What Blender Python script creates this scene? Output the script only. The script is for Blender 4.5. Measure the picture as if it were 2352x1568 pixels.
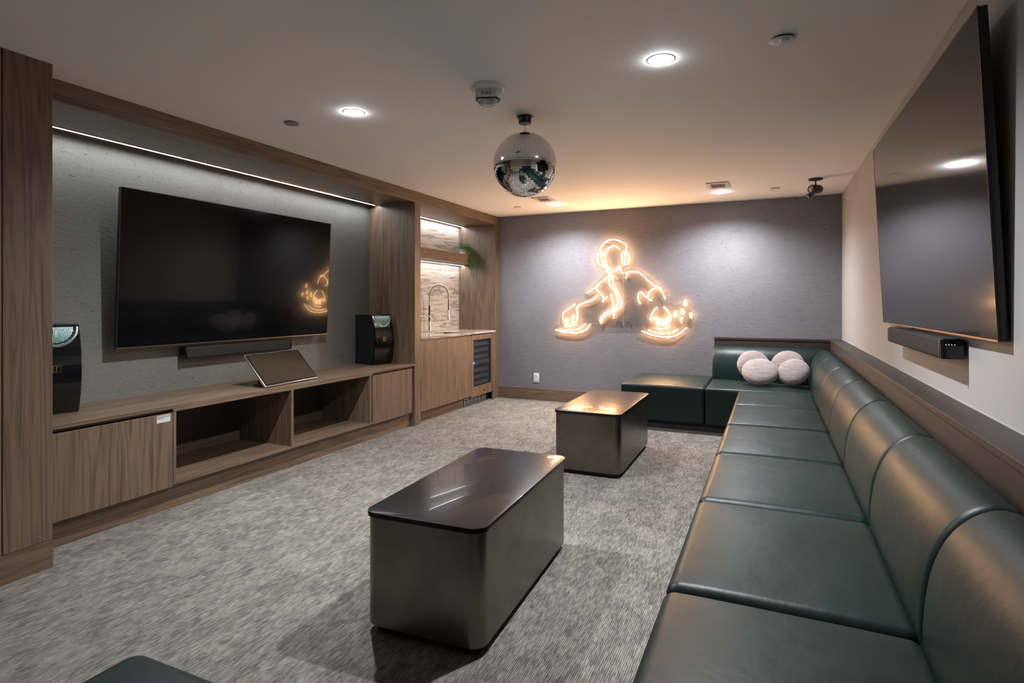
import bpy, bmesh, math, random
from math import sin, cos, pi, radians, sqrt, tan, atan2
from mathutils import Vector, Matrix, Euler, noise
random.seed(7)
for o in list(bpy.data.objects): bpy.data.objects.remove(o)
scene = bpy.context.scene
COL = scene.collection

# ---------------- camera ----------------
cam_d = bpy.data.cameras.new('camera')
cam = bpy.data.objects.new('camera', cam_d); COL.objects.link(cam)
cam_d.sensor_width = 36.0
cam_d.lens = 1314.0 / 2352.0 * 36.0
cam_d.shift_y = -90.0 / 2352.0
cam.location = (0, 0, 1.28)
cam.rotation_euler = (radians(90), 0, radians(24.398))
cam_d.clip_start = 0.02
scene.camera = cam

# ---------------- world, exposure ----------------
w = bpy.data.worlds.new('world'); scene.world = w; w.use_nodes = True
w.node_tree.nodes['Background'].inputs[0].default_value = (0.9, 0.92, 1.0, 1)
w.node_tree.nodes['Background'].inputs[1].default_value = 0.02
scene.view_settings.view_transform = 'Standard'
scene.view_settings.look = 'None'
scene.view_settings.exposure = 0.63
scene.view_settings.gamma = 1.0
scene.view_settings.use_curve_mapping = False

SPOT_W = 185.0
NEON_E = 56.0
LED_E = 78.0
LIGHT_COL = (0.93, 0.95, 1.0)

# ---------------- room numbers ----------------
XL, XN, XF, XR = -3.96, -3.94, -3.355, 0.68      # left shell, niche wall, cabinet face, right wall
YB, YF, ZC = 6.96, -0.32, 2.43

# ---------------- materials ----------------
MATS = {}
def newmat(name):
    m = bpy.data.materials.new(name); m.use_nodes = True
    MATS[name] = m
    nt = m.node_tree; b = nt.nodes['Principled BSDF']
    return m, nt, b
def plain(name, col, rough=0.5, metal=0.0, spec=0.5, bump=0.0, bscale=200, coat=0, emis=None, estr=0, aniso=0):
    m, nt, b = newmat(name)
    b.inputs['Base Color'].default_value = (*col, 1)
    b.inputs['Roughness'].default_value = rough
    b.inputs['Metallic'].default_value = metal
    b.inputs['Specular IOR Level'].default_value = spec
    b.inputs['Coat Weight'].default_value = coat
    b.inputs['Anisotropic'].default_value = aniso
    if emis:
        b.inputs['Emission Color'].default_value = (*emis, 1)
        b.inputs['Emission Strength'].default_value = estr
    # a little procedural life in every surface
    tc = nt.nodes.new('ShaderNodeTexCoord'); n = nt.nodes.new('ShaderNodeTexNoise')
    n.inputs['Scale'].default_value = bscale; nt.links.new(tc.outputs['Object'], n.inputs['Vector'])
    mx = nt.nodes.new('ShaderNodeMix'); mx.data_type = 'RGBA'
    mx.inputs[6].default_value = (*[c*0.93 for c in col], 1); mx.inputs[7].default_value = (*[min(1, c*1.06) for c in col], 1)
    nt.links.new(n.outputs['Fac'], mx.inputs[0]); nt.links.new(mx.outputs[2], b.inputs['Base Color'])
    if bump:
        bp = nt.nodes.new('ShaderNodeBump'); bp.inputs['Strength'].default_value = bump; bp.inputs['Distance'].default_value = 0.002
        nt.links.new(n.outputs['Fac'], bp.inputs['Height']); nt.links.new(bp.outputs[0], b.inputs['Normal'])
    return m
def ramp(nt, stops):
    r = nt.nodes.new('ShaderNodeValToRGB'); e = r.color_ramp.elements
    e[0].position, e[0].color = stops[0][0], (*stops[0][1], 1)
    e[1].position, e[1].color = stops[-1][0], (*stops[-1][1], 1)
    for p, c in stops[1:-1]:
        k = e.new(p); k.color = (*c, 1)
    return r
def node(nt, t, **kw):
    n = nt.nodes.new(t)
    for k, v in kw.items():
        if k in n.inputs: n.inputs[k].default_value = v
        else: setattr(n, k, v)
    return n
def vec(nt, scale=(1,1,1), coord='Object', rnd=0.0):
    tc = nt.nodes.new('ShaderNodeTexCoord'); mp = nt.nodes.new('ShaderNodeMapping')
    mp.inputs['Scale'].default_value = scale
    src = tc.outputs[coord]
    if rnd:
        oi = nt.nodes.new('ShaderNodeObjectInfo'); ml = node(nt, 'ShaderNodeMath', operation='MULTIPLY'); ml.inputs[1].default_value = rnd
        nt.links.new(oi.outputs['Random'], ml.inputs[0])
        ad = node(nt, 'ShaderNodeVectorMath', operation='ADD')
        nt.links.new(src, ad.inputs[0]); nt.links.new(ml.outputs[0], ad.inputs[1]); src = ad.outputs[0]
    nt.links.new(src, mp.inputs['Vector'])
    return mp.outputs[0]
def wood(name, axis, light, dark, rough=0.42):
    m, nt, b = newmat(name)
    L = nt.links.new
    s = {'z': (1, 1, 0.055), 'y': (1, 0.055, 1), 'x': (0.055, 1, 1)}[axis]
    v = vec(nt, s, rnd=7.0)
    broad = node(nt, 'ShaderNodeTexNoise', Scale=8.5, Detail=3.0, Roughness=0.55, Distortion=0.5); L(v, broad.inputs['Vector'])
    # growth rings: bands cut out of the broad noise
    ml = node(nt, 'ShaderNodeMath', operation='MULTIPLY'); ml.inputs[1].default_value = 9.0; L(broad.outputs['Fac'], ml.inputs[0])
    fr = node(nt, 'ShaderNodeMath', operation='PINGPONG'); fr.inputs[1].default_value = 0.5; L(ml.outputs[0], fr.inputs[0])
    v2 = vec(nt, tuple(a*1.0 if a == 1 else a*0.35 for a in s), rnd=3.0)
    fine = node(nt, 'ShaderNodeTexNoise', Scale=70.0, Detail=4.0, Roughness=0.6); L(v2, fine.inputs['Vector'])
    a1 = node(nt, 'ShaderNodeMath', operation='MULTIPLY_ADD'); a1.inputs[1].default_value = 0.75; L(fr.outputs[0], a1.inputs[0])
    m2 = node(nt, 'ShaderNodeMath', operation='MULTIPLY'); m2.inputs[1].default_value = 0.62; L(fine.outputs['Fac'], m2.inputs[0])
    L(m2.outputs[0], a1.inputs[2])
    mid = tuple((p+q)/2 for p, q in zip(light, dark))
    r = ramp(nt, [(0.22, dark), (0.36, mid), (0.62, light)]); L(a1.outputs[0], r.inputs[0]); L(r.outputs[0], b.inputs['Base Color'])
    bp = node(nt, 'ShaderNodeBump', Strength=0.12, Distance=0.001); L(fine.outputs['Fac'], bp.inputs['Height']); L(bp.outputs[0], b.inputs['Normal'])
    b.inputs['Roughness'].default_value = rough
    return m
WL, WD = (0.178, 0.119, 0.077), (0.078, 0.050, 0.033)
wood('wood_v', 'z', WL, WD); wood('wood_h', 'y', WL, WD); wood('wood_x', 'x', WL, WD)
wood('ledge_y', 'y', (0.045, 0.032, 0.025), (0.026, 0.018, 0.014), 0.5)
wood('ledge_x', 'x', (0.045, 0.032, 0.025), (0.026, 0.018, 0.014), 0.5)
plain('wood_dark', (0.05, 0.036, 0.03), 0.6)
def plaster(name, base, axis_scale):
    m, nt, b = newmat(name); L = nt.links.new
    v = vec(nt)
    n1 = node(nt, 'ShaderNodeTexNoise', Scale=2.2, Detail=6.0, Roughness=0.6); L(v, n1.inputs['Vector'])
    v2 = vec(nt, axis_scale)
    n2 = node(nt, 'ShaderNodeTexNoise', Scale=34.0, Detail=4.0, Roughness=0.65, Distortion=0.4); L(v2, n2.inputs['Vector'])
    vo = node(nt, 'ShaderNodeTexNoise', Scale=52.0, Detail=2.0, Roughness=0.55, Distortion=1.2); L(v2, vo.inputs['Vector'])
    pit = node(nt, 'ShaderNodeMapRange'); pit.inputs[1].default_value = 0.29; pit.inputs[2].default_value = 0.34; L(vo.outputs['Fac'], pit.inputs[0])
    r = ramp(nt, [(0.3, tuple(c*0.86 for c in base)), (0.7, tuple(c*1.14 for c in base))])
    ad = node(nt, 'ShaderNodeMath', operation='MULTIPLY_ADD'); ad.inputs[1].default_value = 0.55
    m2 = node(nt, 'ShaderNodeMath', operation='MULTIPLY'); m2.inputs[1].default_value = 0.45
    L(n2.outputs['Fac'], m2.inputs[0]); L(n1.outputs['Fac'], ad.inputs[0]); L(m2.outputs[0], ad.inputs[2]); L(ad.outputs[0], r.inputs[0])
    mx = node(nt, 'ShaderNodeMix', data_type='RGBA'); mx.inputs[6].default_value = (*[c*0.45 for c in base], 1)
    L(pit.outputs[0], mx.inputs[0]); L(r.outputs[0], mx.inputs[7]); L(mx.outputs[2], b.inputs['Base Color'])
    hh = node(nt, 'ShaderNodeMath', operation='MULTIPLY_ADD'); hh.inputs[1].default_value = 0.6; L(pit.outputs[0], hh.inputs[0]); L(n2.outputs['Fac'], hh.inputs[2])
    bp = node(nt, 'ShaderNodeBump', Strength=0.55, Distance=0.004); L(hh.outputs[0], bp.inputs['Height']); L(bp.outputs[0], b.inputs['Normal'])
    b.inputs['Roughness'].default_value = 0.62
    b.inputs['Specular IOR Level'].default_value = 0.35
plaster('plaster_back', (0.183, 0.174, 0.187), (0.5, 1, 1.3))
plaster('plaster_left', (0.155, 0.157, 0.138), (1, 0.5, 1.3))
plain('paint_white', (0.40, 0.39, 0.38), 0.6, bump=0.15, bscale=300)
plain('paint_ceiling', (0.93, 0.925, 0.92), 0.8, bump=0.2, bscale=260)

def carpet():
    m, nt, b = newmat('carpet'); L = nt.links.new
    def madd(a, k, c):
        n = node(nt, 'ShaderNodeMath', operation='MULTIPLY_ADD'); n.inputs[1].default_value = k; L(a, n.inputs[0])
        if c is None: n.inputs[2].default_value = 0
        else: L(c, n.inputs[2])
        return n.outputs[0]
    # ribs along y (about 9 mm apart), broken into short runs of light and dark yarn
    wv = node(nt, 'ShaderNodeTexWave', Scale=43.0, Distortion=2.2, Detail=2.0); wv.inputs['Detail Scale'].default_value = 2.0
    wv.bands_direction = 'X'; L(vec(nt), wv.inputs['Vector'])
    runs = node(nt, 'ShaderNodeTexNoise', Scale=1.0, Detail=2.0, Roughness=0.65); L(vec(nt, (165, 20, 1)), runs.inputs['Vector'])
    runs2 = node(nt, 'ShaderNodeTexNoise', Scale=1.0, Detail=1.0, Roughness=0.6); L(vec(nt, (60, 14, 1)), runs2.inputs['Vector'])
    blk = node(nt, 'ShaderNodeTexVoronoi', Scale=1.0); blk.distance = 'CHEBYCHEV'; L(vec(nt, (26, 11, 1)), blk.inputs['Vector'])
    sep = node(nt, 'ShaderNodeSeparateColor'); L(blk.outputs['Color'], sep.inputs[0])
    blk2 = node(nt, 'ShaderNodeTexVoronoi', Scale=1.0); blk2.distance = 'CHEBYCHEV'; L(vec(nt, (9, 7, 1)), blk2.inputs['Vector'])
    sep2 = node(nt, 'ShaderNodeSeparateColor'); L(blk2.outputs['Color'], sep2.inputs[0])
    big = node(nt, 'ShaderNodeTexNoise', Scale=1.3, Detail=2.0, Roughness=0.5); L(vec(nt), big.inputs['Vector'])
    yarn = node(nt, 'ShaderNodeTexNoise', Scale=420.0, Detail=1.0); L(vec(nt), yarn.inputs['Vector'])
    t = madd(runs.outputs['Fac'], 0.68, None); t = madd(runs2.outputs['Fac'], 0.26, t); t = madd(wv.outputs['Fac'], 0.22, t)
    t = madd(sep.outputs[0], 0.10, t); t = madd(sep2.outputs[0], 0.06, t); t = madd(big.outputs['Fac'], 0.10, t); t = madd(yarn.outputs['Fac'], 0.30, t)
    r = ramp(nt, [(0.60, (0.056, 0.052, 0.047)), (0.86, (0.150, 0.140, 0.124)), (1.06, (0.310, 0.292, 0.262))])
    L(t, r.inputs[0])
    # slight hue drift from tile to tile
    hue = ramp(nt, [(0.35, (1.0, 0.965, 0.96)), (0.65, (0.975, 0.99, 0.96))]); L(big.outputs['Fac'], hue.inputs[0])
    mx = node(nt, 'ShaderNodeMix', data_type='RGBA', blend_type='MULTIPLY'); mx.inputs[0].default_value = 1.0
    L(r.outputs[0], mx.inputs[6]); L(hue.outputs[0], mx.inputs[7]); L(mx.outputs[2], b.inputs['Base Color'])
    bp = node(nt, 'ShaderNodeBump', Strength=0.7, Distance=0.003); L(t, bp.inputs['Height']); L(bp.outputs[0], b.inputs['Normal'])
    b.inputs['Roughness'].default_value = 0.95; b.inputs['Specular IOR Level'].default_value = 0.15
carpet()

def leather():
    m, nt, b = newmat('leather'); L = nt.links.new
    v = vec(nt, rnd=5.0)
    vo = node(nt, 'ShaderNodeTexVoronoi', Scale=420.0); L(v, vo.inputs['Vector'])
    n = node(nt, 'ShaderNodeTexNoise', Scale=5.0, Detail=4.0, Roughness=0.55); L(v, n.inputs['Vector'])
    r = ramp(nt, [(0.3, (0.006, 0.018, 0.0155)), (0.7, (0.009, 0.025, 0.0215))]); L(n.outputs['Fac'], r.inputs[0]); L(r.outputs[0], b.inputs['Base Color'])
    rr = node(nt, 'ShaderNodeMapRange'); rr.inputs[3].default_value = 0.37; rr.inputs[4].default_value = 0.46; L(n.outputs['Fac'], rr.inputs[0]); L(rr.outputs[0], b.inputs['Roughness'])
    bp = node(nt, 'ShaderNodeBump', Strength=0.22, Distance=0.0006); L(vo.outputs['Distance'], bp.inputs['Height'])
    b2 = node(nt, 'ShaderNodeBump', Strength=0.25, Distance=0.02); L(n.outputs['Fac'], b2.inputs['Height']); L(bp.outputs[0], b2.inputs['Normal']); L(b2.outputs[0], b.inputs['Normal'])
    b.inputs['Specular IOR Level'].default_value = 0.29
leather()

def stone(name, rough=0.2):
    m, nt, b = newmat(name); L = nt.links.new
    tc = nt.nodes.new('ShaderNodeTexCoord'); mp = nt.nodes.new('ShaderNodeMapping'); mp.inputs['Rotation'].default_value = (radians(-14), 0, 0)
    mp.inputs['Scale'].default_value = (0.6, 0.5, 4.6); L(tc.outputs['Object'], mp.inputs[0])
    n1 = node(nt, 'ShaderNodeTexNoise', Scale=2.2, Detail=5.0, Roughness=0.55, Distortion=0.15); L(mp.outputs[0], n1.inputs['Vector'])
    k = node(nt, 'ShaderNodeMath', operation='MULTIPLY'); k.inputs[1].default_value = 5.0; L(n1.outputs['Fac'], k.inputs[0])
    pp = node(nt, 'ShaderNodeMath', operation='PINGPONG'); pp.inputs[1].default_value = 0.5; L(k.outputs[0], pp.inputs[0])
    r = ramp(nt, [(0.0, (0.15, 0.12, 0.09)), (0.04, (0.29, 0.25, 0.205)), (0.22, (0.40, 0.36, 0.305)), (0.8, (0.54, 0.505, 0.455))])
    L(pp.outputs[0], r.inputs[0]); L(r.outputs[0], b.inputs['Base Color'])
    b.inputs['Roughness'].default_value = rough
stone('stone'); stone('stone_top', 0.12)

def brushed():
    m, nt, b = newmat('bronze_steel'); L = nt.links.new
    v = vec(nt, (1, 1, 90)); n = node(nt, 'ShaderNodeTexNoise', Scale=6.0, Detail=3.0); L(v, n.inputs['Vector'])
    n2 = node(nt, 'ShaderNodeTexNoise', Scale=4.0, Detail=3.0, Roughness=0.6); L(vec(nt), n2.inputs['Vector'])
    r = ramp(nt, [(0.3, (0.155, 0.134, 0.112)), (0.7, (0.225, 0.198, 0.165))]); L(n2.outputs['Fac'], r.inputs[0]); L(r.outputs[0], b.inputs['Base Color'])
    mr = node(nt, 'ShaderNodeMapRange'); mr.inputs[3].default_value = 0.26; mr.inputs[4].default_value = 0.36; L(n.outputs['Fac'], mr.inputs[0]); L(mr.outputs[0], b.inputs['Roughness'])
    bp = node(nt, 'ShaderNodeBump', Strength=0.06, Distance=0.0005); L(n.outputs['Fac'], bp.inputs['Height']); L(bp.outputs[0], b.inputs['Normal'])
    b.inputs['Metallic'].default_value = 1.0
brushed()
def tabletop():
    m, nt, b = newmat('tabletop'); L = nt.links.new
    n2 = node(nt, 'ShaderNodeTexNoise', Scale=2.0, Detail=2.0); L(vec(nt, rnd=2.0), n2.inputs['Vector'])
    mr = node(nt, 'ShaderNodeMapRange'); mr.inputs[3].default_value = 0.26; mr.inputs[4].default_value = 0.28
    L(n2.outputs['Fac'], mr.inputs[0]); L(mr.outputs[0], b.inputs['Roughness'])
    b.inputs['Base Color'].default_value = (0.010, 0.008, 0.0085, 1); b.inputs['Specular IOR Level'].default_value = 0.18
    b.inputs['Coat Weight'].default_value = 0.20; b.inputs['Coat Roughness'].default_value = 0.03
tabletop()
plain('screen', (0.003, 0.003, 0.004), 0.10, spec=0.2, coat=0.13)
MATS['screen'].node_tree.nodes['Principled BSDF'].inputs['Coat Roughness'].default_value = 0.01
plain('screen_small', (0.03, 0.022, 0.014), 0.12, spec=0.6)
plain('black_plastic', (0.012, 0.012, 0.014), 0.38)
plain('black_gloss', (0.006, 0.006, 0.008), 0.12)
plain('black_cloth', (0.014, 0.013, 0.014), 0.8, bump=0.5, bscale=900)
plain('black_rubber', (0.01, 0.01, 0.01), 0.7)
plain('bezel_bronze', (0.30, 0.22, 0.16), 0.3, metal=1.0)
plain('silver', (0.75, 0.75, 0.76), 0.25, metal=1.0)
plain('chrome', (0.85, 0.84, 0.83), 0.08, metal=1.0)
plain('dark_chrome', (0.10, 0.085, 0.08), 0.15, metal=1.0)
plain('gold', (0.78, 0.52, 0.18), 0.22, metal=1.0)
plain('horn_metal', (0.45, 0.58, 0.57), 0.24, metal=1.0)
plain('white_plastic', (0.72, 0.71, 0.70), 0.35)
plain('grey_plastic', (0.30, 0.28, 0.27), 0.5)
plain('vent_core', (0.42, 0.36, 0.34), 0.6)
plain('letters', (0.05, 0.045, 0.045), 0.5)
plain('paper', (0.62, 0.64, 0.64), 0.6)
plain('plinth', (0.018, 0.014, 0.014), 0.7)
plain('mirror', (0.88, 0.88, 0.88), 0.0, metal=1.0)
plain('grout', (0.10, 0.10, 0.10), 0.5, metal=0.5)
plain('steel_sink', (0.25, 0.25, 0.25), 0.3, metal=1.0)
plain('leaf', (0.045, 0.13, 0.018), 0.5)
plain('leaf_pale', (0.12, 0.22, 0.06), 0.5)
plain('fridge_shelf', (0.16, 0.16, 0.155), 0.45, metal=0.3)
plain('fridge_inside', (0.012, 0.013, 0.015), 0.5)
plain('blue_display', (0.1, 0.15, 1.0), 0.4, emis=(0.03, 0.09, 1.0), estr=30)
def emit(name, col, s):
    m = bpy.data.materials.new(name); m.use_nodes = True; nt = m.node_tree; nt.nodes.clear()
    e = nt.nodes.new('ShaderNodeEmission'); e.inputs[0].default_value = (*col, 1); e.inputs[1].default_value = s
    o = nt.nodes.new('ShaderNodeOutputMaterial'); nt.links.new(e.outputs[0], o.inputs[0]); MATS[name] = m
emit('neon', (1.0, 0.53, 0.24), NEON_E)
emit('led', (0.93, 0.94, 1.0), LED_E)
emit('lamp_face', LIGHT_COL, 60.0)
emit('dot_white', (0.8, 0.9, 0.9), 0.6)
def clear(name, face, edge, rough, tint=(1,1,1)):
    """clear plastic or glass: see-through, with a sheen that grows towards grazing"""
    m = bpy.data.materials.new(name); m.use_nodes = True; nt = m.node_tree; nt.nodes.clear()
    t = nt.nodes.new('ShaderNodeBsdfTransparent'); t.inputs[0].default_value = (*tint, 1)
    g = nt.nodes.new('ShaderNodeBsdfGlossy'); g.inputs['Roughness'].default_value = rough
    mx = nt.nodes.new('ShaderNodeMixShader')
    lw = nt.nodes.new('ShaderNodeLayerWeight'); lw.inputs[0].default_value = 0.3
    mr = nt.nodes.new('ShaderNodeMapRange'); mr.inputs[3].default_value = face; mr.inputs[4].default_value = edge
    o = nt.nodes.new('ShaderNodeOutputMaterial')
    nt.links.new(lw.outputs['Facing'], mr.inputs[0]); nt.links.new(mr.outputs[0], mx.inputs[0])
    nt.links.new(t.outputs[0], mx.inputs[1]); nt.links.new(g.outputs[0], mx.inputs[2]); nt.links.new(mx.outputs[0], o.inputs[0]); MATS[name] = m
clear('acrylic', 0.03, 0.25, 0.05, (0.90, 0.90, 0.89))
clear('dome_glass', 0.06, 0.6, 0.02, (0.85, 0.85, 0.85))
clear('fridge_glass', 0.05, 0.4, 0.03, (0.75, 0.77, 0.78))
def pillowmat():
    m, nt, b = newmat('pillow_cloth'); L = nt.links.new
    n = node(nt, 'ShaderNodeTexNoise', Scale=14.0, Detail=5.0, Roughness=0.6, Distortion=0.8); L(vec(nt, (1, 1, 3.5), rnd=4.0), n.inputs['Vector'])
    wv = node(nt, 'ShaderNodeTexNoise', Scale=260.0, Detail=2.0); L(vec(nt), wv.inputs['Vector'])
    r = ramp(nt, [(0.3, (0.225, 0.185, 0.180)), (0.7, (0.34, 0.29, 0.28))]); L(n.outputs['Fac'], r.inputs[0]); L(r.outputs[0], b.inputs['Base Color'])
    b1 = node(nt, 'ShaderNodeBump', Strength=0.5, Distance=0.01); L(n.outputs['Fac'], b1.inputs['Height'])
    b2 = node(nt, 'ShaderNodeBump', Strength=0.4, Distance=0.001); L(wv.outputs['Fac'], b2.inputs['Height']); L(b1.outputs[0], b2.inputs['Normal']); L(b2.outputs[0], b.inputs['Normal'])
    b.inputs['Roughness'].default_value = 0.9; b.inputs['Sheen Weight'].default_value = 0.3
pillowmat()

# ---------------- mesh collector (world coordinates) ----------------
class MB:
    def __init__(s): s.v = []; s.f = []
    def quadbox(s, x0, x1, y0, y1, z0, z1, M=None):
        b = len(s.v)
        P = [(x0,y0,z0),(x1,y0,z0),(x1,y1,z0),(x0,y1,z0),(x0,y0,z1),(x1,y0,z1),(x1,y1,z1),(x0,y1,z1)]
        if M is not None: P = [tuple(M @ Vector(p)) for p in P]
        s.v += P
        s.f += [tuple(b+i for i in q) for q in ((3,2,1,0),(4,5,6,7),(0,1,5,4),(1,2,6,5),(2,3,7,6),(3,0,4,7))]
        return s
    def box(s, x0, x1, y0, y1, z0, z1, r=0.0015, M=None):
        """box with small rounded edges"""
        lo = (min(x0,x1), min(y0,y1), min(z0,z1)); hi = (max(x0,x1), max(y0,y1), max(z0,z1))
        r = min(r, *[(h-l)*0.45 for l, h in zip(lo, hi)])
        return s.rbox(lo, hi, r, 1, 0, 0.0, M)
    def rbox(s, lo, hi, r, seg=4, mid=0, dome=0.0, M=None):
        """rounded box: seg steps per rounded edge, mid cuts on each face, optional domed top"""
        ax = []
        for l, h in zip(lo, hi):
            pts = [l + r - r*tan(pi/4*(seg-i)/seg) for i in range(seg)] + [l + r]
            mids = [l + r + (h-l-2*r)*(j+1)/(mid+1) for j in range(mid)]
            pts2 = [h - r] + [h - r + r*tan(pi/4*(i+1)/seg) for i in range(seg)]
            ax.append(pts + mids + pts2)
        idx = {}
        def vert(i, j, k):
            key = (i, j, k)
            if key in idx: return idx[key]
            p = Vector((ax[0][i], ax[1][j], ax[2][k]))
            c = Vector([min(max(p[q], lo[q]+r), hi[q]-r) for q in range(3)])
            d = p - c
            if d.length > 1e-9: p = c + d.normalized()*r
            if dome and k >= seg + 1 + mid:
                u = (p.x-lo[0])/(hi[0]-lo[0])*2-1; v = (p.y-lo[1])/(hi[1]-lo[1])*2-1
                p.z += dome*max(0, 1-u**4)*max(0, 1-v**4)
            if M is not None: p = M @ p
            idx[key] = len(s.v); s.v.append(tuple(p)); return idx[key]
        n = [len(a)-1 for a in ax]
        for i in range(n[0]):
            for j in range(n[1]):
                s.f.append((vert(i,j,0), vert(i,j+1,0), vert(i+1,j+1,0), vert(i+1,j,0)))
                s.f.append((vert(i,j,n[2]), vert(i+1,j,n[2]), vert(i+1,j+1,n[2]), vert(i,j+1,n[2])))
        for i in range(n[0]):
            for k in range(n[2]):
                s.f.append((vert(i,0,k), vert(i+1,0,k), vert(i+1,0,k+1), vert(i,0,k+1)))
                s.f.append((vert(i,n[1],k), vert(i,n[1],k+1), vert(i+1,n[1],k+1), vert(i+1,n[1],k)))
        for j in range(n[1]):
            for k in range(n[2]):
                s.f.append((vert(0,j,k), vert(0,j,k+1), vert(0,j+1,k+1), vert(0,j+1,k)))
                s.f.append((vert(n[0],j,k), vert(n[0],j+1,k), vert(n[0],j+1,k+1), vert(n[0],j,k+1)))
        return s
    def lathe(s, prof, cx, cy, n=32, M=None, cap=True):
        """prof: [(r, z)] turned about the vertical through (cx, cy)"""
        b = len(s.v)
        for r, z in prof:
            for i in range(n):
                a = 2*pi*i/n; p = Vector((cx + r*cos(a), cy + r*sin(a), z))
                s.v.append(tuple(M @ p if M is not None else p))
        for k in range(len(prof)-1):
            for i in range(n):
                j = (i+1) % n
                s.f.append((b+k*n+i, b+k*n+j, b+(k+1)*n+j, b+(k+1)*n+i))
        if cap:
            s.f.append(tuple(b+i for i in reversed(range(n)))); s.f.append(tuple(b+(len(prof)-1)*n+i for i in range(n)))
        return s
    def tube(s, pts, r, n=8, closed=False, smooth=0):
        P = [Vector(p) for p in pts]
        if smooth:
            Q = []
            m = len(P)
            for i in range(m-1 if not closed else m):
                p0 = P[i-1] if (i > 0 or closed) else P[i]*2-P[i+1]
                p1 = P[i]; p2 = P[(i+1) % m]; p3 = P[(i+2) % m] if (i+2 < m or closed) else p2*2-p1
                for k in range(smooth):
                    t = k/smooth
                    Q.append(0.5*((2*p1)+(p2-p0)*t+(2*p0-5*p1+4*p2-p3)*t*t+(3*p1-p0-3*p2+p3)*t**3))
            if not closed: Q.append(P[-1])
            P = Q
        b = len(s.v); m = len(P); up = Vector((0.12, 0.98, 0.15)).normalized()
        for i in range(m):
            a = P[i-1] if (i > 0 or closed) else P[i]; c = P[(i+1) % m] if (i < m-1 or closed) else P[i]
            t = (c-a)
            t = t.normalized() if t.length > 1e-9 else Vector((1,0,0))
            u = (up - t*up.dot(t))
            if u.length < 1e-3: u = Vector((1,0,0)) - t*t.x
            u.normalize(); w2 = t.cross(u)
            for k in range(n):
                g = 2*pi*k/n; s.v.append(tuple(P[i] + r*(cos(g)*u + sin(g)*w2)))
        for i in range(m if closed else m-1):
            for k in range(n):
                i2 = (i+1) % m; k2 = (k+1) % n
                s.f.append((b+i*n+k, b+i*n+k2, b+i2*n+k2, b+i2*n+k))
        if not closed:
            s.f.append(tuple(b+k for k in reversed(range(n)))); s.f.append(tuple(b+(m-1)*n+k for k in range(n)))
        return s
    def prism(s, loop, a, b_, axis):
        """closed 2D loop extruded from a to b_ along axis ('x','y','z')"""
        def P(p, t): return {'x': (t, p[0], p[1]), 'y': (p[0], t, p[1]), 'z': (p[0], p[1], t)}[axis]
        b = len(s.v); n = len(loop)
        s.v += [P(p, a) for p in loop] + [P(p, b_) for p in loop]
        s.f.append(tuple(range(b, b+n))); s.f.append(tuple(reversed(range(b+n, b+2*n))))
        for i in range(n):
            j = (i+1) % n; s.f.append((b+i, b+n+i, b+n+j, b+j))
        return s

def link(name, mb, mat, parent=None, smooth=False, kind=None, auto=None):
    off = parent_world(parent) if parent else Vector((0,0,0))
    if parent is None:
        xs = [Vector(v) for v in mb.v]
        c = Vector([(min(v[i] for v in xs)+max(v[i] for v in xs))/2 for i in range(3)]); c.z = min(v.z for v in xs)
        off = c if kind != 'structure' else Vector((0, 0, 0))
    me = bpy.data.meshes.new(name)
    me.from_pydata([tuple(Vector(v)-off) for v in mb.v], [], mb.f)
    bm = bmesh.new(); bm.from_mesh(me); bmesh.ops.recalc_face_normals(bm, faces=bm.faces); bm.to_mesh(me); bm.free()
    if smooth:
        for p in me.polygons: p.use_smooth = True
        if auto is not None: me.set_sharp_from_angle(angle=radians(auto))
    me.materials.append(MATS[mat] if isinstance(mat, str) else mat)
    o = bpy.data.objects.new(name, me); COL.objects.link(o)
    if parent: o.parent = parent
    else: o.location = off
    if kind: o['kind'] = kind
    return o
def parent_world(p):
    v = Vector((0,0,0))
    while p: v = v + p.location; p = p.parent
    return v
def thing(name, label, cat, loc, group=None):
    o = bpy.data.objects.new(name, None); COL.objects.link(o); o.location = loc; o.empty_display_size = 0.1
    o['label'] = label; o['category'] = cat
    if group: o['group'] = group
    return o
def tag(o, label, cat, group=None):
    o['label'] = label; o['category'] = cat
    if group: o['group'] = group
    return o
def struct(name, mb, mat, parent=None, smooth=False):
    return link(name, mb, mat, parent, smooth, kind='structure' if not parent else None)
def B(*a, **k): return MB().box(*a, **k)
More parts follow.
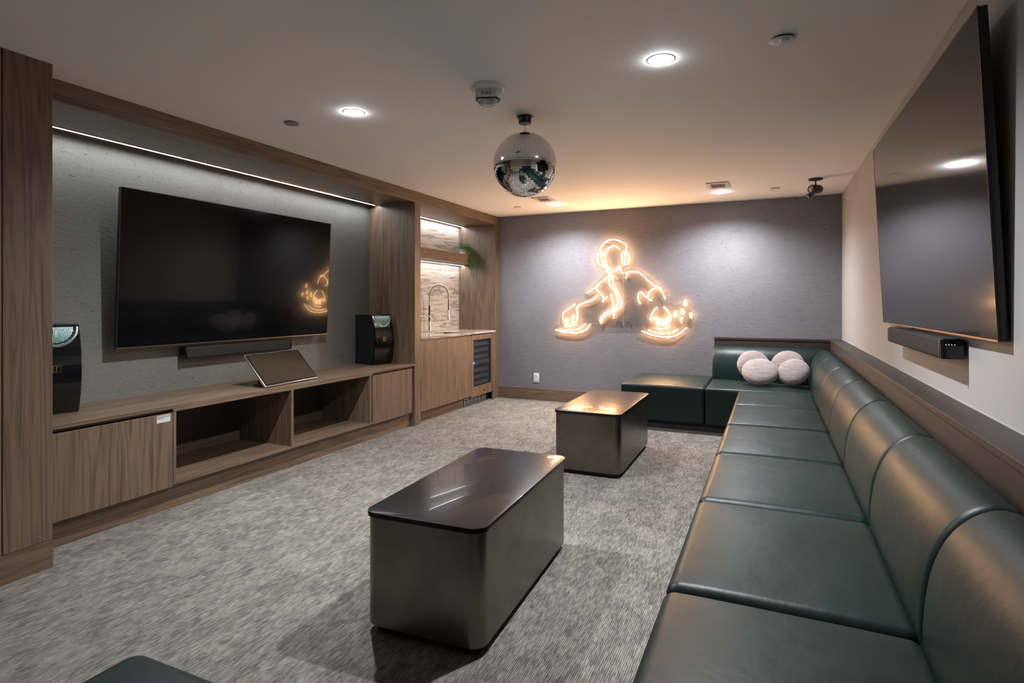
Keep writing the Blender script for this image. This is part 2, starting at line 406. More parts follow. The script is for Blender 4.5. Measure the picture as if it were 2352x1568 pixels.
NEON = [
    [(-1.919,1.889),(-1.945,1.937),(-1.929,1.972),(-1.887,2.017),(-1.829,2.046),(-1.767,2.051),(-1.704,2.035),(-1.653,2.007),(-1.612,1.972),(-1.617,1.899)],
    [(-1.691,1.93),(-1.73,1.961),(-1.777,1.973),(-1.824,1.953),(-1.861,1.908),(-1.88,1.847),(-1.871,1.785),(-1.856,1.733),(-1.814,1.696),(-1.761,1.667),(-1.73,1.673),(-1.71,1.708),(-1.694,1.728)],
    [(-1.887,1.868),(-1.929,1.885),(-1.961,1.875),(-1.975,1.834),(-1.967,1.787),(-1.945,1.745),(-1.908,1.719),(-1.882,1.715),(-1.856,1.733)],
    [(-1.929,1.869),(-1.919,1.817),(-1.903,1.775),(-1.871,1.748)],
    [(-1.663,1.748),(-1.668,1.799),(-1.663,1.86),(-1.653,1.895),(-1.612,1.899),(-1.586,1.862),(-1.574,1.816),(-1.581,1.771),(-1.612,1.741),(-1.653,1.743)],
    [(-1.632,1.889),(-1.622,1.858),(-1.622,1.798),(-1.637,1.747)],
    [(-1.866,1.712),(-1.866,1.681),(-1.835,1.639),(-1.798,1.608)],
    [(-1.843,1.696),(-1.814,1.644),(-1.787,1.618)],
    [(-1.694,1.728),(-1.687,1.687),(-1.673,1.656),(-1.637,1.637)],
    [(-1.761,1.6),(-1.824,1.588),(-1.887,1.558),(-1.951,1.512),(-2.002,1.461),(-2.058,1.431),(-2.112,1.394)],
    [(-2.002,1.461),(-1.961,1.414),(-1.914,1.362),(-1.885,1.329)],
    [(-1.847,1.343),(-1.885,1.323),(-1.908,1.29)],
    [(-1.961,1.373),(-2.004,1.331),(-2.069,1.295),(-2.155,1.269),(-2.221,1.237),(-2.243,1.185),(-2.232,1.132),(-2.237,1.069),(-2.259,1.032),(-2.292,1.026),(-2.303,1.058),(-2.281,1.089),(-2.287,1.116),(-2.315,1.11)],
    [(-2.265,1.258),(-2.32,1.211),(-2.393,1.168),(-2.426,1.13),(-2.423,1.067),(-2.404,1.003),(-2.376,0.988),(-2.359,1.025),(-2.365,1.078)],
    [(-2.385,1.078),(-2.378,1.025)],
    [(-1.824,1.572),(-1.819,1.506),(-1.782,1.454),(-1.741,1.392),(-1.715,1.31),(-1.72,1.249),(-1.739,1.213)],
    [(-1.782,1.572),(-1.767,1.505),(-1.735,1.433),(-1.694,1.361),(-1.668,1.29),(-1.679,1.229),(-1.71,1.193),(-1.761,1.167),(-1.845,1.135),(-1.898,1.094),(-1.929,1.021)],
    [(-1.803,1.382),(-1.787,1.31),(-1.767,1.228),(-1.761,1.157),(-1.767,1.085)],
    [(-1.741,1.198),(-1.814,1.182),(-1.877,1.145),(-1.919,1.093),(-1.942,1.041)],
    [(-2.471,0.933),(-2.376,0.924),(-2.265,0.932),(-2.188,0.959),(-2.133,1.002)],
    [(-2.528,0.929),(-2.432,0.905),(-2.309,0.894),(-2.199,0.903),(-2.112,0.945),(-2.063,1.006)],
    [(-2.398,0.971),(-2.32,0.978),(-2.254,1.0)],
    [(-1.619,1.574),(-1.609,1.62),(-1.597,1.65),(-1.515,1.65),(-1.455,1.637),(-1.405,1.6),(-1.355,1.549),(-1.296,1.499),(-1.247,1.463),(-1.19,1.446)],
    [(-1.44,1.259),(-1.46,1.3),(-1.47,1.35),(-1.455,1.395),(-1.43,1.4),(-1.4,1.37),(-1.373,1.34)],
    [(-1.355,1.339),(-1.34,1.389),(-1.296,1.434),(-1.247,1.453),(-1.203,1.433),(-1.169,1.378),(-1.145,1.319)],
    [(-1.355,1.339),(-1.34,1.314),(-1.301,1.301)],
    [(-1.242,1.22),(-1.286,1.17),(-1.316,1.11),(-1.321,1.075),(-1.306,1.06),(-1.286,1.08),(-1.276,1.105)],
    [(-1.164,1.228),(-1.121,1.181),(-1.092,1.132),(-1.082,1.073),(-1.097,1.053),(-1.111,1.082),(-1.121,1.112)],
    [(-1.257,1.096),(-1.247,1.041),(-1.237,1.007),(-1.22,1.012),(-1.22,1.061),(-1.237,1.091)],
    [(-1.203,1.081),(-1.193,1.022),(-1.179,1.007),(-1.167,1.023),(-1.169,1.082)],
    [(-1.154,1.082),(-1.148,1.023),(-1.132,1.003),(-1.116,1.023),(-1.121,1.082),(-1.14,1.097)],
    [(-1.262,0.976),(-1.198,0.965),(-1.14,0.969),(-1.097,0.989)],
    [(-1.345,0.945),(-1.266,0.92),(-1.179,0.909),(-1.101,0.915),(-1.044,0.938),(-0.998,0.965)],
    [(-1.425,0.936),(-1.345,0.905),(-1.247,0.88),(-1.14,0.87),(-1.044,0.882),(-0.968,0.923),(-0.902,0.983)],
    [(-0.907,1.294),(-0.925,1.304),(-0.932,1.289),(-0.911,1.27),(-0.9,1.255),(-0.911,1.239),(-0.93,1.241),(-0.938,1.255),(-0.921,1.272)],
    [(-0.938,1.202),(-0.957,1.206),(-0.963,1.194),(-0.941,1.18),(-0.928,1.165),(-0.94,1.145),(-0.958,1.145),(-0.966,1.16),(-0.951,1.177)],
    [(-1.015,1.172),(-1.034,1.177),(-1.044,1.162),(-1.023,1.147),(-1.013,1.133),(-1.025,1.115),(-1.044,1.115),(-1.052,1.13),(-1.034,1.144)],
    [(-0.977,1.084),(-0.968,1.104),(-0.951,1.099),(-0.954,1.08),(-0.97,1.072),(-0.977,1.084),(-0.97,1.06),(-0.958,1.04)],
    [(-0.865,1.124),(-0.866,1.149),(-0.851,1.155),(-0.838,1.142),(-0.846,1.123),(-0.863,1.122),(-0.855,1.105),(-0.844,1.091)],]

# =====================================================================
# THE ROOM
# =====================================================================
struct('floor', MB().quadbox(-4.1, 0.9, YF-0.1, YB+0.1, -0.1, 0), 'carpet')
struct('ceiling', MB().quadbox(-4.1, 0.9, YF-0.1, YB+0.1, ZC, ZC+0.1), 'paint_ceiling')
struct('wall_back', MB().quadbox(-4.1, 0.9, YB, YB+0.1, 0, ZC), 'plaster_back')
struct('wall_right', MB().quadbox(XR, XR+0.1, YF, YB, 0, ZC), 'paint_white')
struct('wall_left', MB().quadbox(XN-0.12, XN, YF, YB, 0, ZC), 'plaster_left')
struct('wall_front', MB().quadbox(-4.1, 0.9, YF-0.1, YF, 0, ZC), 'paint_white')
struct('baseboard_back', B(-3.355, -1.43, YB-0.014, YB, 0, 0.155, r=0.002), 'wood_x')

# wooden header over the two niches, the posts and the wide pier near the camera
struct('trim_1', B(XN, XF, 1.6, YB-0.001, 2.316, ZC-0.001), 'wood_h')
struct('trim_2', B(XN, XF, 4.968, 5.073, 0, 2.316), 'wood_v')
e = struct('trim_3', B(XN, XF-0.004, 6.862, YB-0.001, 0, 2.316), 'wood_v')
link('post_strip', B(XF-0.004, XF, 6.862, 6.906, 0, 2.318), 'wood_v', e)
link('post_strip', B(XF-0.004, XF, 6.912, YB-0.001, 0, 2.318), 'wood_v', e)
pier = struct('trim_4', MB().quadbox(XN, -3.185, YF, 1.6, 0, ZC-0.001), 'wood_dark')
link('pier_panel', B(-3.185, -3.165, YF, 1.400, 0.135, ZC-0.001), 'wood_v', pier)
link('pier_panel', B(-3.185, -3.165, 1.404, 1.602, 0.135, ZC-0.001), 'wood_v', pier)
struct('baseboard_left', B(-3.185, -3.161, YF, 1.6025, 0, 0.133, r=0.001), 'wood_h')

# wood-capped ledge behind the sofa, on the right and the back wall
def ledge(name, body, cap, mat):
    s = struct(name, body, mat); link('cap', cap, mat, s); return s
ledge('trim_5', MB().quadbox(0.562, XR, YF, YB, 0, 0.862), B(0.557, XR, YF, YB, 0.862, 0.886), 'ledge_y')
ledge('trim_6', MB().quadbox(-0.588, 0.562, 6.841, YB, 0, 0.862), B(-0.592, 0.557, 6.836, YB, 0.862, 0.886), 'ledge_x')
struct('trim_7', B(XR-0.004, XR, YF, YB, 0.886, 0.893), 'paint_white')      # bead of caulk along the ledge

# =====================================================================
# LIGHTS OF THE ROOM
# =====================================================================
DL = [(-2.305, 2.76, 'recessed downlight left of the mirror ball, nearer of the two on the left side'),
      (-0.477, 2.76, 'recessed downlight right of the mirror ball, the biggest and brightest seen'),
      (-0.477, 6.34, 'recessed downlight by the square vent, in front of the back wall on the right'),
      (-2.302, 6.34, 'small far downlight just below and right of the mirror ball')]
for x, y, lab in DL:
    t = thing('downlight', lab, 'ceiling light', (x, y, ZC), 'round recessed downlights')
    ring = MB().lathe([(0.052, ZC), (0.052, ZC-0.0015), (0.064, ZC-0.0015), (0.066, ZC)], x, y, 40, cap=False)
    link('trim_ring', ring, 'white_plastic', t, smooth=True, auto=40)
    link('lamp_face', MB().lathe([(0.052, ZC-0.004), (0.048, ZC-0.009), (0.036, ZC-0.013), (0.018, ZC-0.015), (0.0005, ZC-0.0155)], x, y, 40, cap=False), 'lamp_face', t, smooth=True)
    ld = bpy.data.lights.new('lamp', 'SPOT'); ld.energy = SPOT_W; ld.spot_size = radians(152); ld.spot_blend = 0.88
    ld.shadow_soft_size = 0.03; ld.color = LIGHT_COL
    lo = bpy.data.objects.new('lamp', ld); COL.objects.link(lo); lo.parent = t; lo.location = (0, 0, -0.022)

def led(label, x, y0, y1, z):
    t = thing('led_strip', label, 'light strip', (x, (y0+y1)/2, z), 'linear light strips of the wall unit')
    link('channel', MB().box(x-0.009, x+0.009, y0, y1, z-0.0055, z).box(x-0.009, x-0.0065, y0, y1, z-0.010, z-0.0055).box(x+0.0065, x+0.009, y0, y1, z-0.010, z-0.0055), 'silver', t)
    link('diffuser', B(x-0.0062, x+0.0062, y0+0.002, y1-0.002, z-0.0070, z-0.0055, r=0.0005), 'led', t)
led('long white light strip under the header above the left television', -3.832, 1.61, 4.94, 2.316)
led('short white light strip under the header above the stone splashback', -3.852, 5.08, 6.855, 2.316)
led('short white light strip under the floating shelf over the sink', -3.852, 5.08, 6.855, 1.789)

# =====================================================================
# MEDIA CONSOLE
# =====================================================================
Y0, Y1 = 1.603, 4.966
t = thing('media_console', 'long low walnut media console with two open cubbies under the left television', 'cabinet', (-3.65, 3.28, 0))
link('countertop', B(XN+0.001, XF, Y0, Y1, 0.624, 0.646), 'wood_h', t)
link('top_panel', B(XN+0.001, XF-0.03, Y0, Y1, 0.606, 0.624), 'wood_h', t)
link('sub_top', B(XF-0.03, XF, 2.346, 4.281, 0.606, 0.6235), 'wood_h', t)
link('bottom_panel', B(XN+0.001, XF, 2.346, 4.281, 0.155, 0.175), 'wood_h', t)
link('bottom_panel', B(XN+0.001, XF-0.022, Y0, 2.346, 0.155, 0.175), 'wood_h', t)
link('bottom_panel', B(XN+0.001, XF-0.022, 4.281, Y1-0.01, 0.155, 0.175), 'wood_h', t)
for a, b in ((2.347, 2.367), (3.297, 3.322), (4.243, 4.262)):
    link('divider', B(XN+0.012, XF, a, b, 0.175, 0.606), 'wood_v', t)
link('divider', B(XN+0.012, XF-0.022, 4.262, 4.279, 0.175, 0.606), 'wood_v', t)
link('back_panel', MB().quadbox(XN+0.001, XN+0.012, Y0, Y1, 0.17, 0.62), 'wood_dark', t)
link('rear_rail', B(XN+0.012, XN+0.030, 2.367, 3.297, 0.175, 0.245), 'wood_h', t)
link('rear_rail', B(XN+0.012, XN+0.030, 3.322, 4.243, 0.175, 0.245), 'wood_h', t)
dr = link('drawer_front', B(XF-0.02, XF, Y0, 2.344, 0.146, 0.602), 'wood_v', t)
link('door', B(XF-0.02, XF, 4.283, 4.921, 0.150, 0.602), 'wood_v', t)
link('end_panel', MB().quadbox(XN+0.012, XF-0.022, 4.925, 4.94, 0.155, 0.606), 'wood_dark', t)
link('plinth', B(-3.425, -3.405, Y0, Y1, 0, 0.14), 'wood_h', t)
link('plinth_top', MB().quadbox(-3.425, -3.40, Y0, Y1, 0.14, 0.154), 'wood_dark', t)

# small paper sign taped on the drawer
t = thing('paper_label', 'small white paper label with three lines of print on the console drawer', 'label', (XF, 2.285, 0.554))
link('paper', MB().quadbox(XF, XF+0.0006, 2.243, 2.327, 0.553, 0.597), 'paper', t)
mb = MB(); rnd = random.Random(3)
for row, (za, yend) in enumerate(((0.5925, 2.324), (0.5855, 2.322), (0.5785, 2.290))):
    y = 2.247
    while y < yend:
        wd = rnd.uniform(0.003, 0.009); mb.quadbox(XF+0.0006, XF+0.0009, y, min(y+wd, yend), za-0.0032, za); y += wd+0.0016
link('print', mb, 'letters', t)

# =====================================================================
# WET BAR
# =====================================================================
t = thing('stone_splashback', 'veined beige quartzite splashback behind the sink', 'splashback', (XN+0.015, 5.96, 0.91))
link('slab', B(XN, XN+0.03, 5.074, 6.861, 0.911, 2.315, r=0.001), 'stone', t)
sx0, sx1, sy0, sy1 = -3.74, -3.46, 5.76, 6.18
t = thing('worktop', 'pale quartzite worktop of the wet bar with a sink cutout', 'worktop', (-3.63, 5.96, 0.885))
mb = MB()
mb.box(XN+0.001, sx0, 5.074, 6.861, 0.884, 0.91); mb.box(sx1, XF+0.004, 5.074, 6.861, 0.884, 0.91)
mb.box(sx0, sx1, 5.074, sy0, 0.884, 0.91); mb.box(sx0, sx1, sy1, 6.861, 0.884, 0.91)
link('slab', mb, 'stone_top', t)
t = thing('sink', 'small rectangular undermount sink in the stone worktop', 'sink', (-3.6, 5.97, 0.72))
mb = MB(); wl = 0.004
mb.box(sx0-wl, sx0, sy0, sy1, 0.72, 0.883); mb.box(sx1, sx1+wl, sy0, sy1, 0.72, 0.883)
mb.box(sx0, sx1, sy0-wl, sy0, 0.72, 0.883); mb.box(sx0, sx1, sy1, sy1+wl, 0.72, 0.883); mb.box(sx0, sx1, sy0, sy1, 0.716, 0.72)
link('basin', mb, 'steel_sink', t)
link('drain', MB().lathe([(0.03, 0.7205), (0.03, 0.723), (0.02, 0.7225), (0.001, 0.7215)], -3.6, 5.97, 20, cap=False), 'chrome', t, smooth=True)

t = thing('bar_cabinet', 'walnut base cabinet with two plain doors under the sink', 'cabinet', (-3.65, 5.62, 0))
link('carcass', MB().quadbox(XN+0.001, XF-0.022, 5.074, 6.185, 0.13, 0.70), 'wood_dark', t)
link('rail', B(XF-0.035, XF-0.012, 5.074, 6.185, 0.845, 0.884), 'wood_h', t)
link('door', B(XF-0.02, XF, 5.075, 5.622, 0.125, 0.862), 'wood_v', t)
link('door', B(XF-0.02, XF, 5.625, 6.187, 0.125, 0.862), 'wood_v', t)
link('plinth', B(-3.43, -3.41, 5.074, 6.08, 0, 0.13), 'wood_h', t)

t = thing('wine_fridge', 'built-in wine fridge with walnut door frame and glass window', 'fridge', (-3.65, 6.48, 0))
mb = MB()
link('cabinet_shell', mb.quadbox(XN+0.02, XF-0.03, 6.20, 6.204, 0.1, 0.87).quadbox(XN+0.02, XF-0.03, 6.755, 6.759, 0.1, 0.87)
     .quadbox(XN+0.02, XN+0.03, 6.204, 6.755, 0.1, 0.87).quadbox(XN+0.03, XF-0.03, 6.204, 6.755, 0.1, 0.11).quadbox(XN+0.03, XF-0.03, 6.204, 6.755, 0.86, 0.87), 'fridge_inside', t)
wy0, wy1, wz0, wz1 = 6.247, 6.738, 0.228, 0.812
fr = MB().box(XF-0.024, XF, 6.191, wy0, 0.108, 0.872).box(XF-0.024, XF, wy1, 6.764, 0.108, 0.872).box(XF-0.024, XF, wy0, wy1, 0.108, wz0).box(XF-0.024, XF, wy0, wy1, wz1, 0.872)
dr = link('door', fr, 'wood_v', t)
link('glass', MB().quadbox(XF-0.016, XF-0.010, wy0, wy1, wz0, wz1), 'fridge_glass', dr)
link('lock', MB().lathe([(0.0005, 0.003), (0.011, 0.003), (0.013, 0)], 0, 0, 20, M=Matrix.Translation((XF, 6.52, 0.165)) @ Matrix.Rotation(pi/2, 4, 'Y'), cap=False), 'dark_chrome', dr)
for k, z in enumerate((0.255, 0.335, 0.415, 0.585, 0.665, 0.745)):
    link('shelf', B(XN+0.05, XF-0.035, 6.21, 6.70, z, z+0.006), 'fridge_inside', t)
    link('shelf_front', B(XF-0.04, XF-0.03, 6.21, 6.70, z-0.014, z+0.030), 'fridge_shelf', t)
link('control_panel', B(XF-0.06, XF-0.032, 6.21, 6.74, 0.495, 0.545), 'fridge_shelf', t)
for y in (6.256, 6.282, 6.306):
    link('display', B(XF-0.032, XF-0.0305, y, y+0.014, 0.514, 0.528, r=0.0004), 'blue_display', t)
ld = bpy.data.lights.new('display_glow', 'POINT'); ld.energy = 0.7; ld.color = (0.05, 0.12, 1.0); ld.shadow_soft_size = 0.004
lo = bpy.data.objects.new('display_glow', ld); COL.objects.link(lo); lo.parent = t; lo.location = (XF-0.022+3.65, 6.29-6.48, 0.521)
g = link('vent_grille', MB().box(-3.415, -3.405, 6.10, 6.68, 0.012, 0.022).box(-3.415, -3.405, 6.10, 6.68, 0.088, 0.098)
     .box(-3.415, -3.405, 6.10, 6.115, 0.022, 0.088).box(-3.415, -3.405, 6.665, 6.68, 0.022, 0.088), 'silver', t)
for z in (0.034, 0.050, 0.066):
    link('slat', B(-3.414, -3.406, 6.115, 6.665, z, z+0.007, r=0.001), 'silver', g)
for y in (6.2, 6.3, 6.4, 6.5, 6.6):
    link('bar', B(-3.413, -3.407, y, y+0.012, 0.022, 0.088, r=0.001), 'silver', g)
link('toe_recess', MB().quadbox(-3.47, -3.43, 6.09, 6.861, 0.0, 0.10), 'black_plastic', t)
t = thing('filler_panel', 'narrow walnut filler panel with a notched foot beside the wine fridge', 'panel', (-3.36, 6.815, 0))
link('panel', B(XF-0.02, XF, 6.785, 6.861, 0.0, 0.884), 'wood_v', t)
link('panel', B(XF-0.02, XF, 6.768, 6.783, 0.20, 0.884), 'wood_v', t)

t = thing('floating_shelf', 'thick walnut floating shelf over the sink', 'shelf', (-3.77, 5.96, 1.79))
link('board', B(XN+0.031, -3.63, 5.074, 6.861, 1.79, 1.905), 'wood_h', t)

# main tap: spring neck, spray head, lever
fx, fy = -3.80, 5.94
t = thing('faucet', 'tall chrome spring-neck faucet arching over the sink', 'faucet', (fx, fy, 0.91))
link('base', MB().lathe([(0.027, 0.91), (0.027, 0.918), (0.019, 0.924), (0.019, 1.04), (0.014, 1.05), (0.001, 1.05)], fx, fy, 24), 'chrome', t, smooth=True, auto=35)
link('riser', MB().lathe([(0.0115, 1.05), (0.0115, 1.24), (0.001, 1.24)], fx, fy, 20), 'dark_chrome', t, smooth=True, auto=35)
dirx, diry = 0.86, 0.51
def arc(a): # neck curve in the plane of the spout
    R = 0.115
    return Vector((fx + (R - R*cos(a))*dirx, fy + (R - R*cos(a))*diry, 1.36 + R*1.15*sin(a)))
neck = [Vector((fx, fy, z)) for z in (1.24, 1.28, 1.32)] + [arc(pi*i/16) for i in range(17)] + [arc(pi) + Vector((0,0,-d)) for d in (0.04, 0.08, 0.13, 0.18)]
link('hose', MB().tube(neck, 0.0065, 10), 'dark_chrome', t, smooth=True)
hel = []; Ls = [0]
for a, b in zip(neck, neck[1:]): Ls.append(Ls[-1] + (b-a).length)
tot = Ls[-1]*0.80; turns = 46
for i in range(turns*8+1):
    s = tot*i/(turns*8); k = max(j for j in range(len(Ls)) if Ls[j] <= s); k = min(k, len(neck)-2)
    p = neck[k].lerp(neck[k+1], (s-Ls[k])/(Ls[k+1]-Ls[k])); tg = (neck[k+1]-neck[k]).normalized()
    side = Vector((-diry, dirx, 0)); nn = tg.cross(side)
    g = 2*pi*i/8; hel.append(p + 0.0125*(cos(g)*side + sin(g)*nn))
link('spring', MB().tube(hel, 0.0022, 5), 'chrome', t, smooth=True)
e = neck[-1]
link('spray_head', MB().lathe([(0.009, e.z), (0.014, e.z-0.01), (0.015, e.z-0.08), (0.019, e.z-0.09), (0.019, e.z-0.115), (0.001, e.z-0.115)], e.x, e.y, 20), 'silver', t, smooth=True, auto=35)
link('hook_arm', MB().tube([(fx, fy, 1.175), (e.x, e.y, 1.175)], 0.0035, 8), 'chrome', t, smooth=True)
link('lever', MB().tube([(fx+0.015, fy+0.01, 1.0), (fx+0.05, fy+0.035, 0.985), (fx+0.10, fy+0.07, 1.0)], 0.005, 8, smooth=4), 'chrome', t, smooth=True)
gx, gy = -3.76, 5.62
t = thing('filter_tap', 'small slim gooseneck water tap left of the spring-neck faucet', 'tap', (gx, gy, 0.91))
link('base', MB().lathe([(0.018, 0.91), (0.018, 0.93), (0.008, 0.94), (0.001, 0.94)], gx, gy, 20), 'chrome', t, smooth=True, auto=35)
link('spout', MB().tube([(gx, gy, 0.93), (gx, gy, 1.05), (gx+0.012, gy+0.02, 1.10), (gx+0.05, gy+0.07, 1.125), (gx+0.09, gy+0.12, 1.115), (gx+0.10, gy+0.135, 1.09)], 0.0055, 10, smooth=5), 'chrome', t, smooth=True)
link('handle', MB().tube([(gx, gy-0.005, 0.955), (gx+0.012, gy-0.05, 0.965)], 0.004, 8), 'gold', t, smooth=True)

# trailing plant on the shelf
px, py, pz = -3.76, 6.70, 1.906
t = thing('trailing_plant', 'small bushy green plant trailing over the right end of the floating shelf', 'plant', (px, py, pz))
link('pot', MB().lathe([(0.038, pz), (0.05, pz+0.07), (0.052, pz+0.085), (0.047, pz+0.085), (0.044, pz+0.06), (0.001, pz+0.06)], px, py, 28), 'white_plastic', t, smooth=True, auto=40)
rnd = random.Random(11)
leafmb, pale, stems = MB(), MB(), MB()
def leaf(mb, p, s):
    d = Vector((rnd.uniform(-1,1), rnd.uniform(-1,1), rnd.uniform(-0.6,0.8))).normalized(); u = d.cross(Vector((0.3,0.2,1))).normalized(); n = d.cross(u)
    b = len(mb.v); q = [p, p+d*s*0.5+u*s*0.32+n*s*0.08, p+d*s, p+d*s*0.5-u*s*0.32+n*s*0.08]
    mb.v += [tuple(v) for v in q]; mb.f += [(b, b+1, b+2, b+3)]
c0 = Vector((px, py, pz+0.10))
for i in range(1100):
    d = Vector((rnd.gauss(0,1), rnd.gauss(0,1), rnd.gauss(0,1))).normalized()*rnd.uniform(0.45, 1)
    p = c0 + Vector((d.x*0.085+0.02, d.y*0.10, d.z*0.075))
    if p.x < XN+0.045: continue
    leaf(leafmb if rnd.random() < 0.75 else pale, p, rnd.uniform(0.010, 0.018))
for i in range(46):
    y = py + rnd.uniform(-0.10, 0.12); L = rnd.uniform(0.10, 0.31) if abs(y-py) < 0.09 else rnd.uniform(0.03, 0.2)
    x1 = -3.612 + rnd.uniform(0, 0.03)
    pts = [Vector((px+0.02, py+(y-py)*0.4, pz+0.11)), Vector((-3.66, y-0.005, pz+0.09+rnd.uniform(-0.02,0.02))), Vector((x1, y, pz+0.01)), Vector((x1+rnd.uniform(-0.004,0.006), y+rnd.uniform(-0.015,0.015), pz-L*0.5)), Vector((x1, y+rnd.uniform(-0.02,0.02), pz-L))]
    stems.tube(pts, 0.0009, 4, smooth=4)
    for k in range(int(34+L*110)):
        s = rnd.random()**0.8*(len(pts)-1.001); j = int(s); p = pts[j].lerp(pts[j+1], s-j)
        leaf(leafmb if rnd.random() < 0.7 else pale, p + Vector((abs(rnd.gauss(0,0.006)), rnd.gauss(0,0.008), rnd.gauss(0,0.006))), rnd.uniform(0.008, 0.014))
link('foliage', leafmb, 'leaf', t, kind='stuff'); link('foliage_tips', pale, 'leaf_pale', t, kind='stuff'); link('stems', stems, 'leaf', t, kind='stuff')

# =====================================================================
# TELEVISIONS, SOUNDBARS, SPEAKERS, MONITOR
# =====================================================================
def tv(label, c, w, h, tilt, yaw, sgn, wall):
    t = thing('television', label, 'television', (c[0], c[1], c[2]-h/2), 'wall-mounted televisions')
    # local axes: X = outward normal, Y = along the width, Z = up
    n = Vector((sgn*cos(tilt), 0, -sin(tilt))); v = Vector((sgn*sin(tilt), 0, cos(tilt))); u = Vector((0, 1, 0))
    R = Matrix.Rotation(yaw, 3, 'Z')
    n, u, v = R @ n, R @ u, R @ v
    M = Matrix(((n.x, u.x, v.x, c[0]), (n.y, u.y, v.y, c[1]), (n.z, u.z, v.z, c[2]), (0, 0, 0, 1)))
    link('back_shell', MB().box(-0.028, -0.004, -w/2+0.002, w/2-0.002, -h/2+0.002, h/2-0.002, r=0.002, M=M).box(-0.055, -0.028, -w*0.30, w*0.30, -h*0.42, h*0.18, r=0.01, M=M), 'black_plastic', t, smooth=True, auto=30)
    link('bezel', MB().box(-0.004, 0.001, -w/2, -w/2+0.004, -h/2, h/2, r=0.001, M=M)
         .box(-0.004, 0.001, w/2-0.004, w/2, -h/2, h/2, r=0.001, M=M).box(-0.004, 0.001, -w/2, w/2, h/2-0.004, h/2, r=0.001, M=M), 'black_plastic', t)
    link('bottom_trim', MB().box(-0.004, 0.0015, -w/2, w/2, -h/2, -h/2+0.008, r=0.001, M=M), 'bezel_bronze', t)
    link('screen', MB().quadbox(-0.003, 0.0, -w/2+0.004, w/2-0.004, -h/2+0.010, h/2-0.004, M=M), 'screen', t)
    link('sensor', MB().box(-0.012, 0.0, w*0.12-0.012, w*0.12+0.012, -h/2-0.006, -h/2, r=0.002, M=M), 'bezel_bronze', t)
    x0, x1 = sorted((wall, c[0] - sgn*0.05))
    for d in (-0.22, 0.22): link('wall_mount', B(x0, x1, c[1]+d-0.03, c[1]+d+0.03, c[2]-0.25, c[2]+0.2), 'black_plastic', t)
tv('big dark wall television over the media console on the left', (-3.82, 3.262, 1.4995), 1.92, 1.048, 0.0466, 0.0, 1, XN)
tv('big tilted wall television over the sofa on the right', (0.611, 3.21, 1.687), 1.90, 1.068, 0.0504, 0.0098, -1, XR)

t = thing('soundbar', 'long black soundbar below the left television', 'soundbar', (-3.9, 3.29, 0.866), 'soundbars under the televisions')
link('body', MB().rbox((-3.925, 2.80, 0.868), (-3.855, 3.785, 0.956), 0.014, 3), 'black_cloth', t, smooth=True)
link('end_cap', MB().rbox((-3.925, 2.788, 0.868), (-3.853, 2.806, 0.956), 0.008, 2), 'black_gloss', t, smooth=True)
link('end_cap', MB().rbox((-3.925, 3.779, 0.868), (-3.853, 3.797, 0.956), 0.008, 2), 'black_gloss', t, smooth=True)
for y in (3.0, 3.55): link('bracket', B(XN, -3.92, y, y+0.04, 0.88, 0.95), 'black_plastic', t)
t = thing('soundbar', 'black soundbar with status dots below the right television', 'soundbar', (0.64, 3.25, 1.06), 'soundbars under the televisions')
link('body', MB().rbox((0.593, 2.70, 1.060), (0.668, 3.80, 1.142), 0.014, 3), 'black_cloth', t, smooth=True)
link('end_cap', MB().rbox((0.598, 2.688, 1.062), (0.668, 2.704, 1.140), 0.006, 2), 'black_gloss', t, smooth=True)
link('end_trim', MB().rbox((0.590, 2.694, 1.064), (0.598, 2.702, 1.138), 0.003, 2), 'bezel_bronze', t, smooth=True)
for k in range(4):
    link('status_dot', MB().lathe([(0.0018, 0), (0.0018, 0.0006), (0.0001, 0.0006)], 0, 0, 12, M=Matrix.Translation((0.610+k*0.009, 2.6876, 1.117)) @ Matrix.Rotation(pi/2, 4, 'X')), 'dot_white', t)
for y in (2.95, 3.5): link('bracket', B(0.665, XR, y, y+0.04, 1.07, 1.13), 'black_plastic', t)

